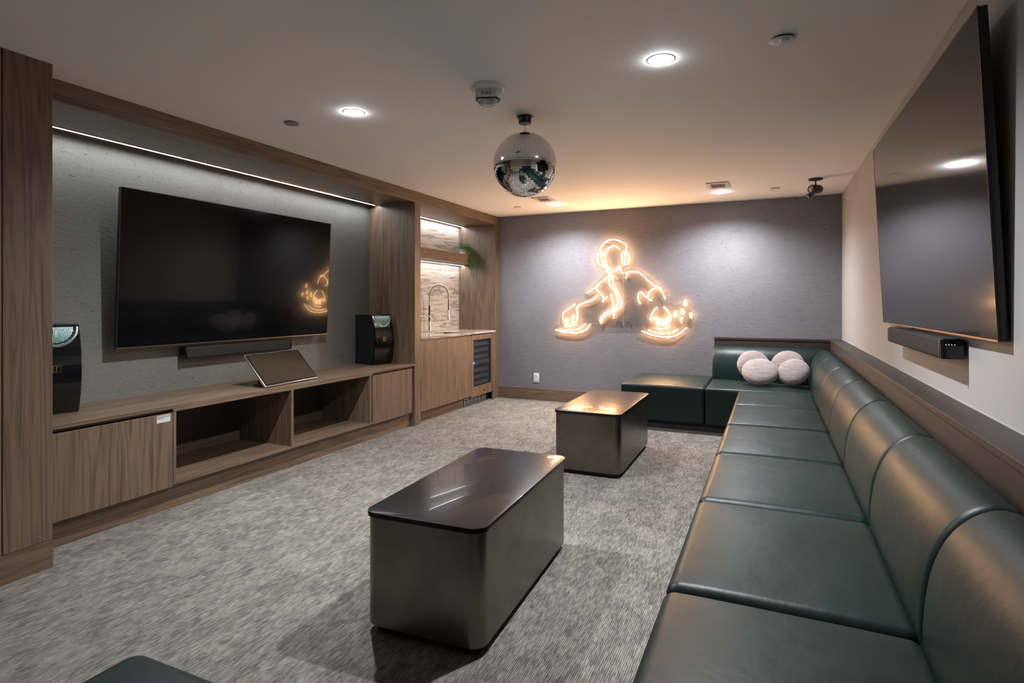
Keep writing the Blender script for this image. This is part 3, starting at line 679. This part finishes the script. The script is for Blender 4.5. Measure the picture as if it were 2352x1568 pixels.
def speaker(label, fx, fy, ang, anchor):
    """fx, fy: a lower front corner on the console top; anchor 'L' or 'R' says which one"""
    W, D, z0, z1 = 0.235, 0.262, 0.6465, 1.152
    M = Matrix.Translation((fx, fy, 0)) @ Matrix.Rotation(ang, 4, 'Z') @ Matrix.Translation((0, 0 if anchor == 'L' else -W, 0))
    c = M @ Vector((-D/2, W/2, z0))
    t = thing('loudspeaker', label, 'speaker', tuple(c), 'pair of loudspeakers on the console')
    def fc(z, o=0.0):
        u = (z-z0)/(z1-z0)*2-1; return 0.055*(1-u*u) + o
    zs = [z0 + (z1-z0)*i/20 for i in range(21)]
    def slab(y0, y1, loop):
        mb = MB(); mb.prism(loop, y0, y1, 'y'); mb.v = [tuple(M @ Vector(v)) for v in mb.v]; return mb
    link('cabinet', slab(0, W, [(-D, z0), (-D, z1)] + [(fc(z), z) for z in reversed(zs)]), 'black_plastic', t)
    link('edge_trim', slab(-0.001, W+0.001, [(fc(z, -0.003), z) for z in zs] + [(fc(z, 0.004), z) for z in reversed(zs)]), 'dark_chrome', t)
    gr = link('front_grille', slab(0.004, W-0.004, [(fc(z, 0.0), z) for z in zs] + [(fc(z, 0.012), z) for z in reversed(zs)]), 'black_gloss', t)
    def onface(y, z, o): return tuple(M @ Vector((fc(z)+0.012+o, y, z)))
    # half-round ribbed horn hanging from the top edge
    cy_, cz_ = W*0.5, z1-0.012
    horn = MB(); n = 26
    for i in range(n):
        y = cy_ - 0.088 + 0.176*(i+0.5)/n; h = sqrt(max(0, 0.09**2 - (y-cy_)**2)); seg = 6; b = len(horn.v); wd = 0.0024
        for k in range(seg+1):
            z = cz_ - h*k/seg
            for yy, oo in ((y-wd, 0.0), (y, 0.004), (y+wd, 0.0)): horn.v.append(onface(yy, z, oo))
        for k in range(seg):
            for q in range(2): horn.f.append((b+k*3+q, b+k*3+q+1, b+(k+1)*3+q+1, b+(k+1)*3+q))
    link('horn_ribs', horn, 'horn_metal', gr)
    ring = MB(); b = 0
    for i in range(25):
        a = pi + pi*i/24
        for r, o in ((0.096, 0.0), (0.1, 0.004), (0.108, 0.004), (0.1125, 0.0)):
            y = cy_ + r*cos(a); z = cz_ + r*sin(a); ring.v.append(onface(y, z, o))
    for i in range(24):
        for q in range(3): ring.f.append((i*4+q, i*4+q+1, (i+1)*4+q+1, (i+1)*4+q))
    link('horn_ring', ring, 'horn_metal', gr, smooth=True)
    # gold badge: square frame with a bracket and a bar in it
    bz = 0.905; bd = MB()
    def rect(y0, y1, za, zb):
        b = len(bd.v)
        for o in (0.0, 0.003):
            bd.v.extend([onface(y0, za, o), onface(y1, za, o), onface(y1, zb, o), onface(y0, zb, o)])
        bd.f.extend([(b,b+1,b+2,b+3), (b+4,b+5,b+6,b+7), (b,b+1,b+5,b+4), (b+1,b+2,b+6,b+5), (b+2,b+3,b+7,b+6), (b+3,b,b+4,b+7)])
    s = 0.021; y = cy_
    rect(y-s, y+s, bz+s-0.003, bz+s); rect(y-s, y+s, bz-s, bz-s+0.003); rect(y+s-0.003, y+s, bz-s, bz+s); rect(y-s, y-s+0.008, bz-s, bz+s)
    rect(y-0.004, y+0.003, bz-0.014, bz+0.014); rect(y-0.004, y+0.010, bz+0.011, bz+0.014); rect(y-0.009, y+0.003, bz-0.014, bz-0.011)
    link('badge', bd, 'gold', gr)
    link('foot', MB().box(-D+0.02, -D+0.04, 0.02, 0.04, z0-0.0005, z0+0.001, M=M), 'black_rubber', t)
speaker('black loudspeaker at the right end of the console, beside the wooden post', -3.684, 4.676, radians(-14), 'L')
speaker('black loudspeaker at the left end of the console, partly behind the wide wooden pier', -3.678, 1.992, radians(-14), 'R')

t = thing('touch_monitor', 'silver-rimmed touch monitor tilted back on the console', 'monitor', (-3.5, 3.36, 0.646))
bl, br_, tl = Vector((-3.385, 3.082, 0.659)), Vector((-3.423, 3.652, 0.659)), Vector((-3.592, 3.085, 0.884))
u = (br_-bl); W = u.length; u.normalize(); v = (tl-bl); v -= u*v.dot(u); H = v.length; v.normalize(); n = u.cross(v)
c = bl + u*W/2 + v*H/2
M = Matrix(((n.x, u.x, v.x, c.x), (n.y, u.y, v.y, c.y), (n.z, u.z, v.z, c.z), (0, 0, 0, 1)))
link('frame', MB().rbox((-0.018, -W/2, -H/2), (0.0, W/2, H/2), 0.003, 2, M=M), 'silver', t, smooth=True, auto=40)
link('glass', MB().quadbox(0.0, 0.0008, -W/2+0.004, W/2-0.004, -H/2+0.004, H/2-0.004, M=M), 'black_gloss', t)
link('display', MB().quadbox(0.0008, 0.0014, -W/2+0.018, W/2-0.018, -H/2+0.020, H/2-0.014, M=M), 'screen_small', t)
for y in (3.19, 3.53):
    f = link('stand_foot', B(-3.60, -3.42, y-0.03, y+0.03, 0.647, 0.654), 'black_plastic', t)
    link('stand_arm', MB().tube([(-3.58, y, 0.654), (-3.53, y, 0.76)], 0.008, 8), 'black_plastic', t)

# =====================================================================
# NEON SIGN ON THE BACK WALL
# =====================================================================
t = thing('neon_sign', 'glowing warm neon outline of a headphoned figure playing two turntables', 'neon sign', (-1.66, YB-0.035, 0.85))
yt = YB - 0.038
LP = [(-2.564,.925),(-2.524,.98),(-2.462,1.002),(-2.467,1.141),(-2.411,1.2),(-2.289,1.285),(-2.146,1.311),(-2.135,1.405),(-2.027,1.488),(-1.91,1.6),(-1.889,1.651),(-1.91,1.698),(-1.995,1.737),(-2.011,1.841),(-1.973,1.892),(-1.973,1.964),(-1.889,2.054),(-1.768,2.084),(-1.649,2.038),(-1.6,1.974),(-1.577,1.888),(-1.547,1.816),(-1.567,1.746),(-1.618,1.706),(-1.648,1.64),(-1.648,.972),(-1.973,.966),(-2.027,.946),(-2.081,.893),(-2.2,.869),(-2.366,.866),(-2.513,.889)]
RP = [(-1.643,1.64),(-1.608,1.686),(-1.516,1.682),(-1.436,1.661),(-1.356,1.6),(-1.258,1.508),(-1.17,1.467),(-1.121,1.358),(-1.112,1.289),(-1.035,1.25),(-.969,1.27),(-.95,1.319),(-.893,1.328),(-.87,1.26),(-.856,1.182),(-.819,1.144),(-.819,1.086),(-.856,1.037),(-.875,.969),(-.959,.899),(-1.045,.852),(-1.16,.844),(-1.267,.852),(-1.366,.884),(-1.456,.922),(-1.456,.976),(-1.643,.972)]
for P in (LP, RP): link('backing_panel', MB().prism(P, YB-0.030, YB-0.026, 'y'), 'acrylic', t)
for s in NEON:
    link('neon_tube', MB().tube([(x, yt, z) for x, z in s], 0.0054 if s[0][0] < -1.08 else 0.0045, 8, smooth=4), 'neon', t, smooth=True)
    link('tube_light_block', MB().tube([(x, yt+0.0062, z) for x, z in s], 0.0030 if s[0][0] < -1.08 else 0.0026, 6, smooth=4), 'white_plastic', t, smooth=True)  # thin opaque strip added behind the tube to cut its glow on the wall
for x, z in ((-1.695, 1.56), (-1.585, 1.558), (-1.704, 1.045), (-1.588, 1.041)):
    link('standoff', MB().lathe([(0.008, 0), (0.008, 0.034), (0.001, 0.034)], 0, 0, 16, M=Matrix.Translation((x, YB, z)) @ Matrix.Rotation(pi/2, 4, 'X')), 'silver', t, smooth=True, auto=40)
cab = MB()
for P in ([(-1.146,1.319),(-1.112,1.27),(-1.054,1.25),(-.997,1.255),(-.95,1.289)], [(-1.146,1.319),(-1.157,1.29),(-1.16,1.24)], [(-2.081,1.0),(-2.006,1.02),(-1.941,1.018)], [(-1.73,1.66),(-1.70,1.63),(-1.66,1.625),(-1.61,1.64)], [(-1.648,1.62),(-1.648,1.0)], [(-.90,1.30),(-.875,1.22),(-.84,1.18)], [(-.83,1.08),(-.86,1.02),(-.90,.98)]):
    cab.tube([(x, yt+0.004, z) for x, z in P], 0.0013, 5, smooth=3)
link('cable', cab, 'grey_plastic', t)

# wall socket
t = thing('wall_socket', 'white double wall socket low on the grey back wall', 'socket', (-2.806, YB, 0.22))
link('plate', MB().rbox((-2.843, YB-0.007, 0.232), (-2.769, YB+0.003, 0.352), 0.004, 2), 'white_plastic', t, smooth=True, auto=40)
for z in (0.268, 0.316):
    f = link('outlet', MB().rbox((-2.822, YB-0.009, z-0.017), (-2.790, YB-0.006, z+0.017), 0.001, 1), 'white_plastic', t)
    for x in (-2.812, -2.802): link('slot', MB().quadbox(x-0.001, x+0.001, YB-0.0094, YB-0.0088, z-0.004, z+0.008), 'letters', f)

# =====================================================================
# SOFA
# =====================================================================
ZS = 0.440
PROF = [(0.340,0.40),(0.341,0.47),(0.346,0.54),(0.357,0.61),(0.372,0.66),(0.393,0.706),(0.420,0.742),(0.452,0.769),(0.486,0.785),(0.516,0.787),(0.545,0.777),(0.5555,0.76),(0.5555,0.40)]
def spline(P, k=3):
    out = []
    for i in range(len(P)-3):
        p0 = Vector(P[max(i-1,0)]); p1 = Vector(P[i]); p2 = Vector(P[i+1]); p3 = Vector(P[i+2])
        for q in range(k):
            t_ = q/k; out.append(0.5*((2*p1)+(p2-p0)*t_+(2*p0-5*p1+4*p2-p3)*t_*t_+(3*p1-p0-3*p2+p3)*t_**3))
    out += [Vector(p) for p in P[-3:]]
    return out
PR = spline(PROF)
def backrest(s0, s1, place, mitre0=False, mitre1=False):
    """loft of the rolled profile from s0 to s1; place(depth_x, s, z) gives world coordinates"""
    mb = MB(); r = 0.028; n = len(PR); C = Vector((0.46, 0.60))
    stations = []
    for d in (0, 0.3, 0.8, 0.55*3, 3.2, 5.5, 9): stations.append((s0 + d*r/9, d/9))
    m = 6
    for i in range(1, m): stations.append((s0 + r + (s1-s0-2*r)*i/m, 1))
    for d in (9, 5.5, 3.2, 0.55*3, 0.8, 0.3, 0): stations.append((s1 - d*r/9, d/9))
    cols = []
    for k, (s, d) in enumerate(stations):
        inset = r*(1 - sqrt(max(0, 1-(1-d)**2)))*0.8
        first = k < len(stations)/2
        if (first and mitre0) or (not first and mitre1): inset *= 0.25
        row = []
        for i, p in enumerate(PR):
            a = PR[max(i-1, 0)]; c = PR[min(i+1, n-1)]; tg = (c-a).normalized(); nrm = Vector((-tg.y, tg.x))   # outward = left of travel (front, up, back)
            q = p - nrm*inset if i < n-1 and i > 0 else p.copy()
            q = Vector((min(q.x, 0.5555), q.y))
            ss = s
            dd = 0.557 - q.x
            bulge = 0.006*(1-((s-(s0+s1)/2)/((s1-s0)/2))**2) if 0 < i < n-3 else 0
            q -= Vector((nrm.x, nrm.y))*(-bulge) if i < n-6 else Vector((0, 0))
            if mitre1: ss = s0 + (s-s0)*((s1 - dd) - s0)/(s1-s0)
            if mitre0: ss = s1 - (s1-s)*(s1 - (s0 + dd))/(s1-s0)
            row.append(len(mb.v)); mb.v.append(place(q.x, ss, q.y))
        cols.append(row)
    for a, b in zip(cols, cols[1:]):
        for i in range(n-1): mb.f.append((a[i], a[i+1], b[i+1], b[i]))
        mb.f.append((a[n-1], a[0], b[0], b[n-1]))
    mb.f.append(tuple(reversed(cols[0]))); mb.f.append(tuple(cols[-1]))
    return mb
GR = 'green leather sofa modules'
def module(name, label, cat, lo, hi, backs=(), group=GR, plinth=None, dome=0.016, r=0.04):
    c = ((lo[0]+hi[0])/2, (lo[1]+hi[1])/2, 0)
    t = thing(name, label, cat, c, group)
    g = 0.0015
    link('seat', MB().rbox((lo[0]+g, lo[1]+g, 0.072), (hi[0]-g, hi[1]-g, ZS), r, 6, 5, dome), 'leather', t, smooth=True)
    p = plinth or (lo[0]+0.05, hi[0], lo[1], hi[1])
    link('plinth', MB().quadbox(p[0], p[1], p[2], p[3], 0.0, 0.074), 'plinth', t)
    for mb in backs: link('backrest', mb, 'leather', t, smooth=True, auto=60)
    return t
ys = [0.906 + 0.829*i for i in range(7)]
names = ['nearest seat of the long green leather sofa, cut by the lower right corner',
         'second seat of the long green leather sofa counted from the camera',
         'third seat of the long green leather sofa counted from the camera',
         'fourth seat of the long green leather sofa counted from the camera',
         'fifth seat of the long green leather sofa, second before the corner with the pillows',
         'last seat of the long green leather sofa run, right before the corner with the pillows']
right = lambda x, s, z: (x, s, z)
for i in range(6):
    y0, y1 = ys[i], ys[i+1]
    module('sofa_module', names[i], 'sofa', (-0.292, y0), (0.352, y1), [backrest(y0, y1, right)], plinth=(-0.24, 0.5, y0, y1))
# back-left corner unit: seat to the back row, two backrests meeting in a mitre
corner = thing('sofa_corner', 'green leather corner sofa unit against the back wall holding four round pillows', 'sofa', (-0.02, 6.3, 0))
link('seat', MB().rbox((-0.5945, 5.8815, 0.072), (0.352, 6.63, ZS), 0.026, 6, 5, 0.010), 'leather', corner, smooth=True)
link('plinth', MB().quadbox(-0.594, 0.5, 5.94, 6.8, 0, 0.074), 'plinth', corner)
link('backrest', backrest(5.88, 6.836, right, mitre1=True), 'leather', corner, smooth=True, auto=60)
backrow = lambda x, s, z: (s, 6.836 - (0.557 - x), z)
link('backrest', backrest(-0.5945, 0.557, backrow, mitre1=True), 'leather', corner, smooth=True, auto=60)
# near corner, mirrored
corner = thing('sofa_corner', 'green leather corner sofa unit nearest the camera, out of view below it', 'sofa', (-0.02, 0.4, 0))
link('seat', MB().rbox((-0.5945, 0.155, 0.072), (0.352, 0.9045, ZS), 0.026, 6, 5, 0.010), 'leather', corner, smooth=True)
link('plinth', MB().quadbox(-0.594, 0.5, 0.0, 0.85, 0, 0.074), 'plinth', corner)
link('backrest', backrest(-0.05, 0.906, right, mitre0=True), 'leather', corner, smooth=True, auto=60)
link('backrest', backrest(-0.5945, 0.557, lambda x, s, z: (s, -0.05 + (0.557 - x), z), mitre1=True), 'leather', corner, smooth=True, auto=60)
module('ottoman', 'green leather ottoman at the back wall, left end of the corner sofa', 'ottoman', (-1.432, 5.885), (-0.597, 6.885), group='green leather ottomans', dome=0.010, r=0.026, plinth=(-1.39, -0.597, 5.94, 6.85))
module('ottoman', 'green leather ottoman whose dark corner shows at the bottom left of the frame', 'ottoman', (-1.425, -0.05), (-0.597, 0.912), group='green leather ottomans', dome=0.010, r=0.055, plinth=(-1.39, -0.597, 0.0, 0.87))

def pillow(label, c, R, T, euler, seed):
    M = Matrix.Translation(c) @ Euler(euler, 'XYZ').to_matrix().to_4x4(); nr, na = 12, 48
    mb = MB()
    for sgn in (1, -1):
        b = len(mb.v)
        for i in range(nr+1):
            t_ = i/nr; r = R*sin(t_*pi/2)
            for k in range(na):
                a = 2*pi*k/na
                h = T*max(0.0, cos(t_*pi/2))**0.75
                wr = t_*0.0035*noise.noise(Vector((cos(a)*3, sin(a)*3, seed+t_*2))) + 0.006*(t_**3)*noise.noise(Vector((a*5, seed*3.1, 0.3*sgn)))*(1 if 0 < k < na-1 else 0.4)
                rr = r*(1 + 0.03*noise.noise(Vector((cos(a)*1.3, sin(a)*1.3, seed))))
                mb.v.append(tuple(M @ Vector((rr*cos(a), rr*sin(a), sgn*(h + wr if i < nr else 0)))))
        for i in range(nr):
            for k in range(na):
                k2 = (k+1) % na
                mb.f.append((b+i*na+k, b+i*na+k2, b+(i+1)*na+k2, b+(i+1)*na+k))
    bm_fix = mb
    t = thing('round_pillow', label, 'pillow', (c[0], c[1], c[2]-0.12), 'round grey-pink pillows on the sofa')
    link('cover', bm_fix, 'pillow_cloth', t, smooth=True)
    ring = [tuple(M @ Vector((R*1.0*(1 + 0.03*noise.noise(Vector((cos(a)*1.3, sin(a)*1.3, seed))))*cos(a), R*(1 + 0.03*noise.noise(Vector((cos(a)*1.3, sin(a)*1.3, seed))))*sin(a), 0))) for a in [2*pi*k/48 for k in range(48)]]
    link('piping', MB().tube(ring, 0.0022, 6, closed=True), 'pillow_cloth', t, smooth=True)
pillow('round blush-grey pillow leaning on the sofa back, hindmost on the left', (-0.175, 6.50, 0.622), 0.158, 0.055, (radians(66), 0, radians(8)), 1.7)
pillow('round blush-grey pillow lying in front of the left pair of pillows', (-0.108, 6.235, 0.585), 0.166, 0.062, (radians(42), radians(-4), radians(4)), 4.2)
pillow('round blush-grey pillow standing behind the right front pillow', (0.150, 6.495, 0.632), 0.160, 0.055, (radians(66), 0, radians(-10)), 6.5)
pillow('round blush-grey pillow with deep creases in front on the right, by the corner', (0.196, 6.25, 0.597), 0.146, 0.062, (radians(52), radians(8), radians(-28)), 9.1)

# =====================================================================
# COFFEE TABLES
# =====================================================================
def rrect(w, d, r, n=10):
    out = []
    for sx, sy, a0 in ((1, 1, 0), (-1, 1, 90), (-1, -1, 180), (1, -1, 270)):
        for i in range(n+1):
            a = radians(a0 + 90*i/n); out.append((sx*(w/2-r) + r*cos(a), sy*(d/2-r) + r*sin(a)))
    return out
def coffee_table(label, c, w, d, rot):
    M = Matrix.Translation((c[0], c[1], 0)) @ Matrix.Rotation(radians(rot), 4, 'Z')
    t = thing('coffee_table', label, 'coffee table', (c[0], c[1], 0), 'dark block coffee tables')
    def ring_stack(levels):
        mb = MB(); n = None
        for ins, z, r in levels:
            loop = rrect(w-2*ins, d-2*ins, r); n = len(loop)
            mb.v += [tuple(M @ Vector((x, y, z))) for x, y in loop]
        for k in range(len(levels)-1):
            for i in range(n):
                j = (i+1) % n; mb.f.append((k*n+i, k*n+j, (k+1)*n+j, (k+1)*n+i))
        mb.f.append(tuple(reversed(range(n)))); mb.f.append(tuple(range((len(levels)-1)*n, len(levels)*n)))
        return mb
    link('plinth', ring_stack([(0.035, 0.0, 0.03), (0.035, 0.035, 0.03)]), 'plinth', t)
    link('body', ring_stack([(0.010, 0.033, 0.055), (0.006, 0.035, 0.055), (0.006, 0.449, 0.055), (0.010, 0.450, 0.055)]), 'bronze_steel', t, smooth=True, auto=35)
    link('top', ring_stack([(0.002, 0.450, 0.055), (0.0, 0.452, 0.055), (0.0, 0.467, 0.055), (0.0008, 0.4695, 0.055), (0.003, 0.470, 0.053)]), 'tabletop', t, smooth=True, auto=35)
coffee_table('low block coffee table nearest the camera, with a dark glossy top', (-1.213, 2.325), 0.515, 1.065, 2.4)
coffee_table('low block coffee table farther back, its top glowing orange from the neon', (-1.247, 4.61), 0.515, 1.10, 0.3)

# =====================================================================
# THINGS ON THE CEILING
# =====================================================================
bx_, by_, bz_, BR = -1.392, 3.262, 2.131, 0.197
t = thing('mirror_ball', 'mirrored disco ball hanging from a black motor on the ceiling', 'disco ball', (bx_, by_, bz_))
link('core', MB().lathe([(max(0.0005, (BR-0.003)*sin(pi*i/32)), bz_ - (BR-0.003)*cos(pi*i/32)) for i in range(33)], bx_, by_, 64), 'grout', t, smooth=True)
tiles = MB(); rnd = random.Random(5); rows = 46; base = [0, 0]
bands = {}
for i in range(1, rows-1):
    th = pi*(i+0.5)/rows; nt_ = max(6, int(2*pi*sin(th)*BR/0.0136)); off = rnd.random()
    for k in range(nt_):
        a = 2*pi*(k+off)/nt_
        key = (i//3, int(a*5)); 
        if key not in bands: bands[key] = (rnd.gauss(0, 0.012), rnd.gauss(0, 0.012))
        n = Vector((sin(th)*cos(a), sin(th)*sin(a), -cos(th)))
        e1 = Vector((-sin(a), cos(a), 0)); e2 = n.cross(e1)
        jt = bands[key]; n2 = (n + e1*(jt[0]+rnd.gauss(0, 0.006)) + e2*(jt[1]+rnd.gauss(0, 0.006))).normalized()
        f1 = (e1 - n2*e1.dot(n2)).normalized(); f2 = n2.cross(f1)
        h1 = pi*sin(th)*BR/nt_*0.93; h2 = pi*BR/rows/2*0.93; p = Vector((bx_, by_, bz_)) + n*BR
        b = len(tiles.v)
        for o in (0, -0.0025):
            for s1, s2 in ((-1,-1), (1,-1), (1,1), (-1,1)): tiles.v.append(tuple(p + f1*h1*s1 + f2*h2*s2 + n2*o))
        tiles.f += [(b,b+1,b+2,b+3), (b,b+4,b+5,b+1), (b+1,b+5,b+6,b+2), (b+2,b+6,b+7,b+3), (b+3,b+7,b+4,b)]
link('mirror_tiles', tiles, 'mirror', t, kind='stuff')
link('top_cap', MB().lathe([(0.022, bz_+BR-0.004), (0.022, bz_+BR+0.004), (0.006, bz_+BR+0.010), (0.0005, bz_+BR+0.010)], bx_, by_, 20), 'silver', t, smooth=True, auto=40)
link('hook', MB().tube([(bx_, by_, bz_+BR+0.008), (bx_+0.006, by_, bz_+BR+0.018), (bx_, by_, bz_+BR+0.032), (bx_-0.006, by_, bz_+BR+0.018)], 0.0016, 6, closed=True, smooth=4)
     .tube([(bx_, by_, bz_+BR+0.028), (bx_, by_+0.006, bz_+BR+0.038), (bx_, by_, 2.385), (bx_, by_-0.006, bz_+BR+0.038)], 0.0014, 6, closed=True, smooth=4), 'silver', t, smooth=True)
t2 = thing('ball_motor', 'black round motor on the ceiling above the mirror ball', 'motor', (bx_, by_, ZC))
link('flange', MB().lathe([(0.050, ZC), (0.050, ZC-0.006), (0.04, ZC-0.006)], bx_, by_, 32), 'black_plastic', t2, smooth=True, auto=40)
link('housing', MB().lathe([(0.039, ZC-0.004), (0.039, ZC-0.040), (0.036, ZC-0.044), (0.001, ZC-0.044)], bx_, by_, 32), 'black_plastic', t2, smooth=True, auto=40)

# fire strobe
sx, sy = -1.382, 2.732
t = thing('fire_alarm', 'white ceiling fire alarm strobe lettered FIRE', 'fire alarm', (sx, sy, ZC))
link('flange', MB().lathe([(0.096, ZC), (0.094, ZC-0.010), (0.078, ZC-0.022), (0.001, ZC-0.022)], sx, sy, 48), 'white_plastic', t, smooth=True, auto=50)
ang = radians(20); dv = Vector((sin(ang)*1, -cos(ang), 0))         # lettered face looks towards the room's near end
sideax = Vector((cos(ang), sin(ang), 0))
M = Matrix(((sideax.x, -dv.x, 0, sx), (sideax.y, -dv.y, 0, sy), (0, 0, 1, 0), (0, 0, 0, 1)))   # local x = along the lettering, y = into the body
hs = MB()
lo_ = [(-0.060, -0.035), (0.052, -0.035), (0.068, 0.0), (0.052, 0.05), (-0.05, 0.05), (-0.066, 0.0)]
hs.prism(lo_, ZC-0.020, ZC-0.064, 'z'); hs.v = [tuple(M @ Vector(v)) for v in hs.v]
link('housing', hs, 'white_plastic', t)
gk = MB(); gk.prism([(x*1.0, y*1.0) for x, y in lo_], ZC-0.064, ZC-0.069, 'z'); gk.v = [tuple(M @ Vector(v)) for v in gk.v]
link('gasket', gk, 'black_plastic', t)
lens = MB(); nl = 24
for i in range(9):
    a = pi/2*i/8
    for k in range(nl):
        g = 2*pi*k/nl; lens.v.append(tuple(M @ Vector((0.056*cos(a)*cos(g), 0.006+0.038*cos(a)*sin(g), ZC-0.069-0.036*sin(a)))))
for i in range(8):
    for k in range(nl): lens.f.append((i*nl+k, i*nl+(k+1) % nl, (i+1)*nl+(k+1) % nl, (i+1)*nl+k))
link('lens', lens, 'dome_glass', t, smooth=True)
rf = MB().prism([(x*0.8, y*0.8+0.003) for x, y in lo_], ZC-0.069, ZC-0.0705, 'z'); rf.v = [tuple(M @ Vector(v)) for v in rf.v]
link('lens_lightening_plate', rf, 'white_plastic', t)  # white plate added under the lens to lighten its dark look
link('flash_tube', MB().tube([tuple(M @ Vector(p)) for p in ((-0.03, 0.0, ZC-0.072), (-0.025, 0.0, ZC-0.088), (0.02, 0.004, ZC-0.090), (0.03, 0.0, ZC-0.072))], 0.005, 8, smooth=3)
     .box(0.0, 0.035, -0.012, 0.012, ZC-0.085, ZC-0.070, M=M), 'silver', t, smooth=True)
def letters(txt, size, M, mat, parent, name):
    cu = bpy.data.curves.new(name, 'FONT'); cu.body = txt; cu.size = size; cu.extrude = 0.0006; cu.align_x = 'CENTER'; cu.align_y = 'CENTER'; cu.space_character = 1.35
    o = bpy.data.objects.new('tmp', cu); COL.objects.link(o); bpy.context.view_layer.update()
    me = bpy.data.meshes.new_from_object(o); bpy.data.objects.remove(o)
    off = parent_world(parent); me.transform(Matrix.Translation(-off) @ M); me.materials.append(MATS[mat])
    k = bpy.data.objects.new(name, me); COL.objects.link(k); k.parent = parent; me.name = name
c = M @ Vector((-0.004, -0.0356, ZC-0.043))
letters('FIRE', 0.023, Matrix(((sideax.x, 0, dv.x, c.x), (sideax.y, 0, dv.y, c.y), (0, 1, 0, c.z), (0, 0, 0, 1))), 'letters', t, 'lettering')

def cover_plate(label, x, y, mat='white_plastic', r=0.046, drop=0.006):
    t = thing('sprinkler_cover', label, 'sprinkler cover', (x, y, ZC), 'round sprinkler cover plates')
    link('cup', MB().lathe([(r*0.86, ZC), (r*0.86, ZC-drop)], x, y, 32), 'letters', t)
    link('plate', MB().lathe([(r, ZC-drop), (r, ZC-drop-0.002), (r-0.002, ZC-drop-0.003), (0.0005, ZC-drop-0.003)], x, y, 40), mat, t, smooth=True, auto=40)
    return t
cover_plate('flat grey round cover on the ceiling left of the left downlight', -2.801, 2.757, 'grey_plastic')
cover_plate('tiny round ceiling cover left below the mirror ball, near the wooden header', -2.793, 6.31)
cover_plate('tiny round ceiling cover between the far vent and the camera', 0.032, 6.348)
sp = cover_plate('white round sprinkler cover at the top right of the ceiling, before the right television', 0.043, 2.758, drop=0.009, r=0.05)
link('boss', MB().lathe([(0.022, ZC-0.012), (0.020, ZC-0.020), (0.012, ZC-0.022), (0.0005, ZC-0.022)], 0.050, 2.745, 24), 'white_plastic', sp, smooth=True, auto=40)

def vent(label, x0, x1, y0, y1):
    t = thing('air_vent', label, 'vent', ((x0+x1)/2, (y0+y1)/2, ZC), 'square ceiling air vents')
    a, b = 0.038, 0.05
    link('frame', MB().box(x0, x0+a, y0, y1, ZC-0.010, ZC-0.003).box(x1-a, x1, y0, y1, ZC-0.010, ZC-0.003).box(x0+a, x1-a, y0, y0+b, ZC-0.010, ZC-0.003).box(x0+a, x1-a, y1-b, y1, ZC-0.010, ZC-0.003), 'white_plastic', t)
    link('collar', MB().quadbox(x0+0.012, x1-0.012, y0+0.012, y1-0.012, ZC-0.004, ZC), 'letters', t)
    link('core', MB().quadbox(x0+a, x1-a, y0+b, y1-b, ZC-0.007, ZC-0.004), 'vent_core', t)
    for k in range(9):
        y = y0+b+0.004 + (y1-y0-2*b-0.012)*k/8
        link('slat', MB().quadbox(x0+a, x1-a, y, y+0.005, ZC-0.0095, ZC-0.007), 'vent_core', t)
vent('square white ceiling vent just above the right far downlight', -0.578, -0.375, 5.80, 6.085)
vent('square white ceiling vent partly hidden behind the mirror ball', -2.408, -2.205, 5.81, 6.08)

# small black projector lamp and the dome camera, near the back right corner
cx_, cy_ = 0.375, 6.02
t = thing('ceiling_spotlight', 'black ceiling effect spotlight on a short stem, near the back right corner', 'spotlight', (cx_, cy_, ZC))
link('canopy', MB().lathe([(0.062, ZC), (0.062, ZC-0.008), (0.055, ZC-0.012), (0.001, ZC-0.012)], cx_, cy_, 32), 'black_plastic', t, smooth=True, auto=40)
link('stem', MB().lathe([(0.006, ZC-0.010), (0.006, ZC-0.06)], cx_, cy_, 12), 'black_plastic', t, smooth=True, auto=40)
ax = Vector((-0.78, -0.62, -0.05)).normalized(); c = Vector((cx_, cy_, ZC-0.096)); q = Vector((0, 0, 1)).rotation_difference(ax).to_matrix().to_4x4()
M = Matrix.Translation(c) @ q
link('head', MB().lathe([(0.001, -0.060), (0.028, -0.057), (0.039, -0.040), (0.040, 0.052), (0.037, 0.056), (0.030, 0.054), (0.030, 0.048), (0.001, 0.048)], 0, 0, 28, M=M), 'black_plastic', t, smooth=True, auto=40)
link('lens', MB().lathe([(0.027, 0.048), (0.025, 0.055), (0.012, 0.059), (0.0005, 0.060)], 0, 0, 24, M=M), 'paint_white', t, smooth=True)
dx_, dy_ = 0.365, 6.60
t = thing('dome_camera', 'white ceiling dome camera with a clear dark bubble, behind the black spotlight', 'security camera', (dx_, dy_, ZC))
link('base', MB().lathe([(0.078, ZC), (0.078, ZC-0.030), (0.070, ZC-0.038), (0.05, ZC-0.040), (0.001, ZC-0.040)], dx_, dy_, 36), 'white_plastic', t, smooth=True, auto=40)
link('bubble', MB().lathe([(0.052*cos(pi/2*i/10)+0.0004, ZC-0.040-0.052*sin(pi/2*i/10)) for i in range(11)], dx_, dy_, 32, cap=False), 'dome_glass', t, smooth=True)
link('eye', MB().lathe([(0.034, ZC-0.040), (0.034, ZC-0.06), (0.024, ZC-0.078), (0.001, ZC-0.080)], dx_, dy_, 24), 'black_gloss', t, smooth=True, auto=40)
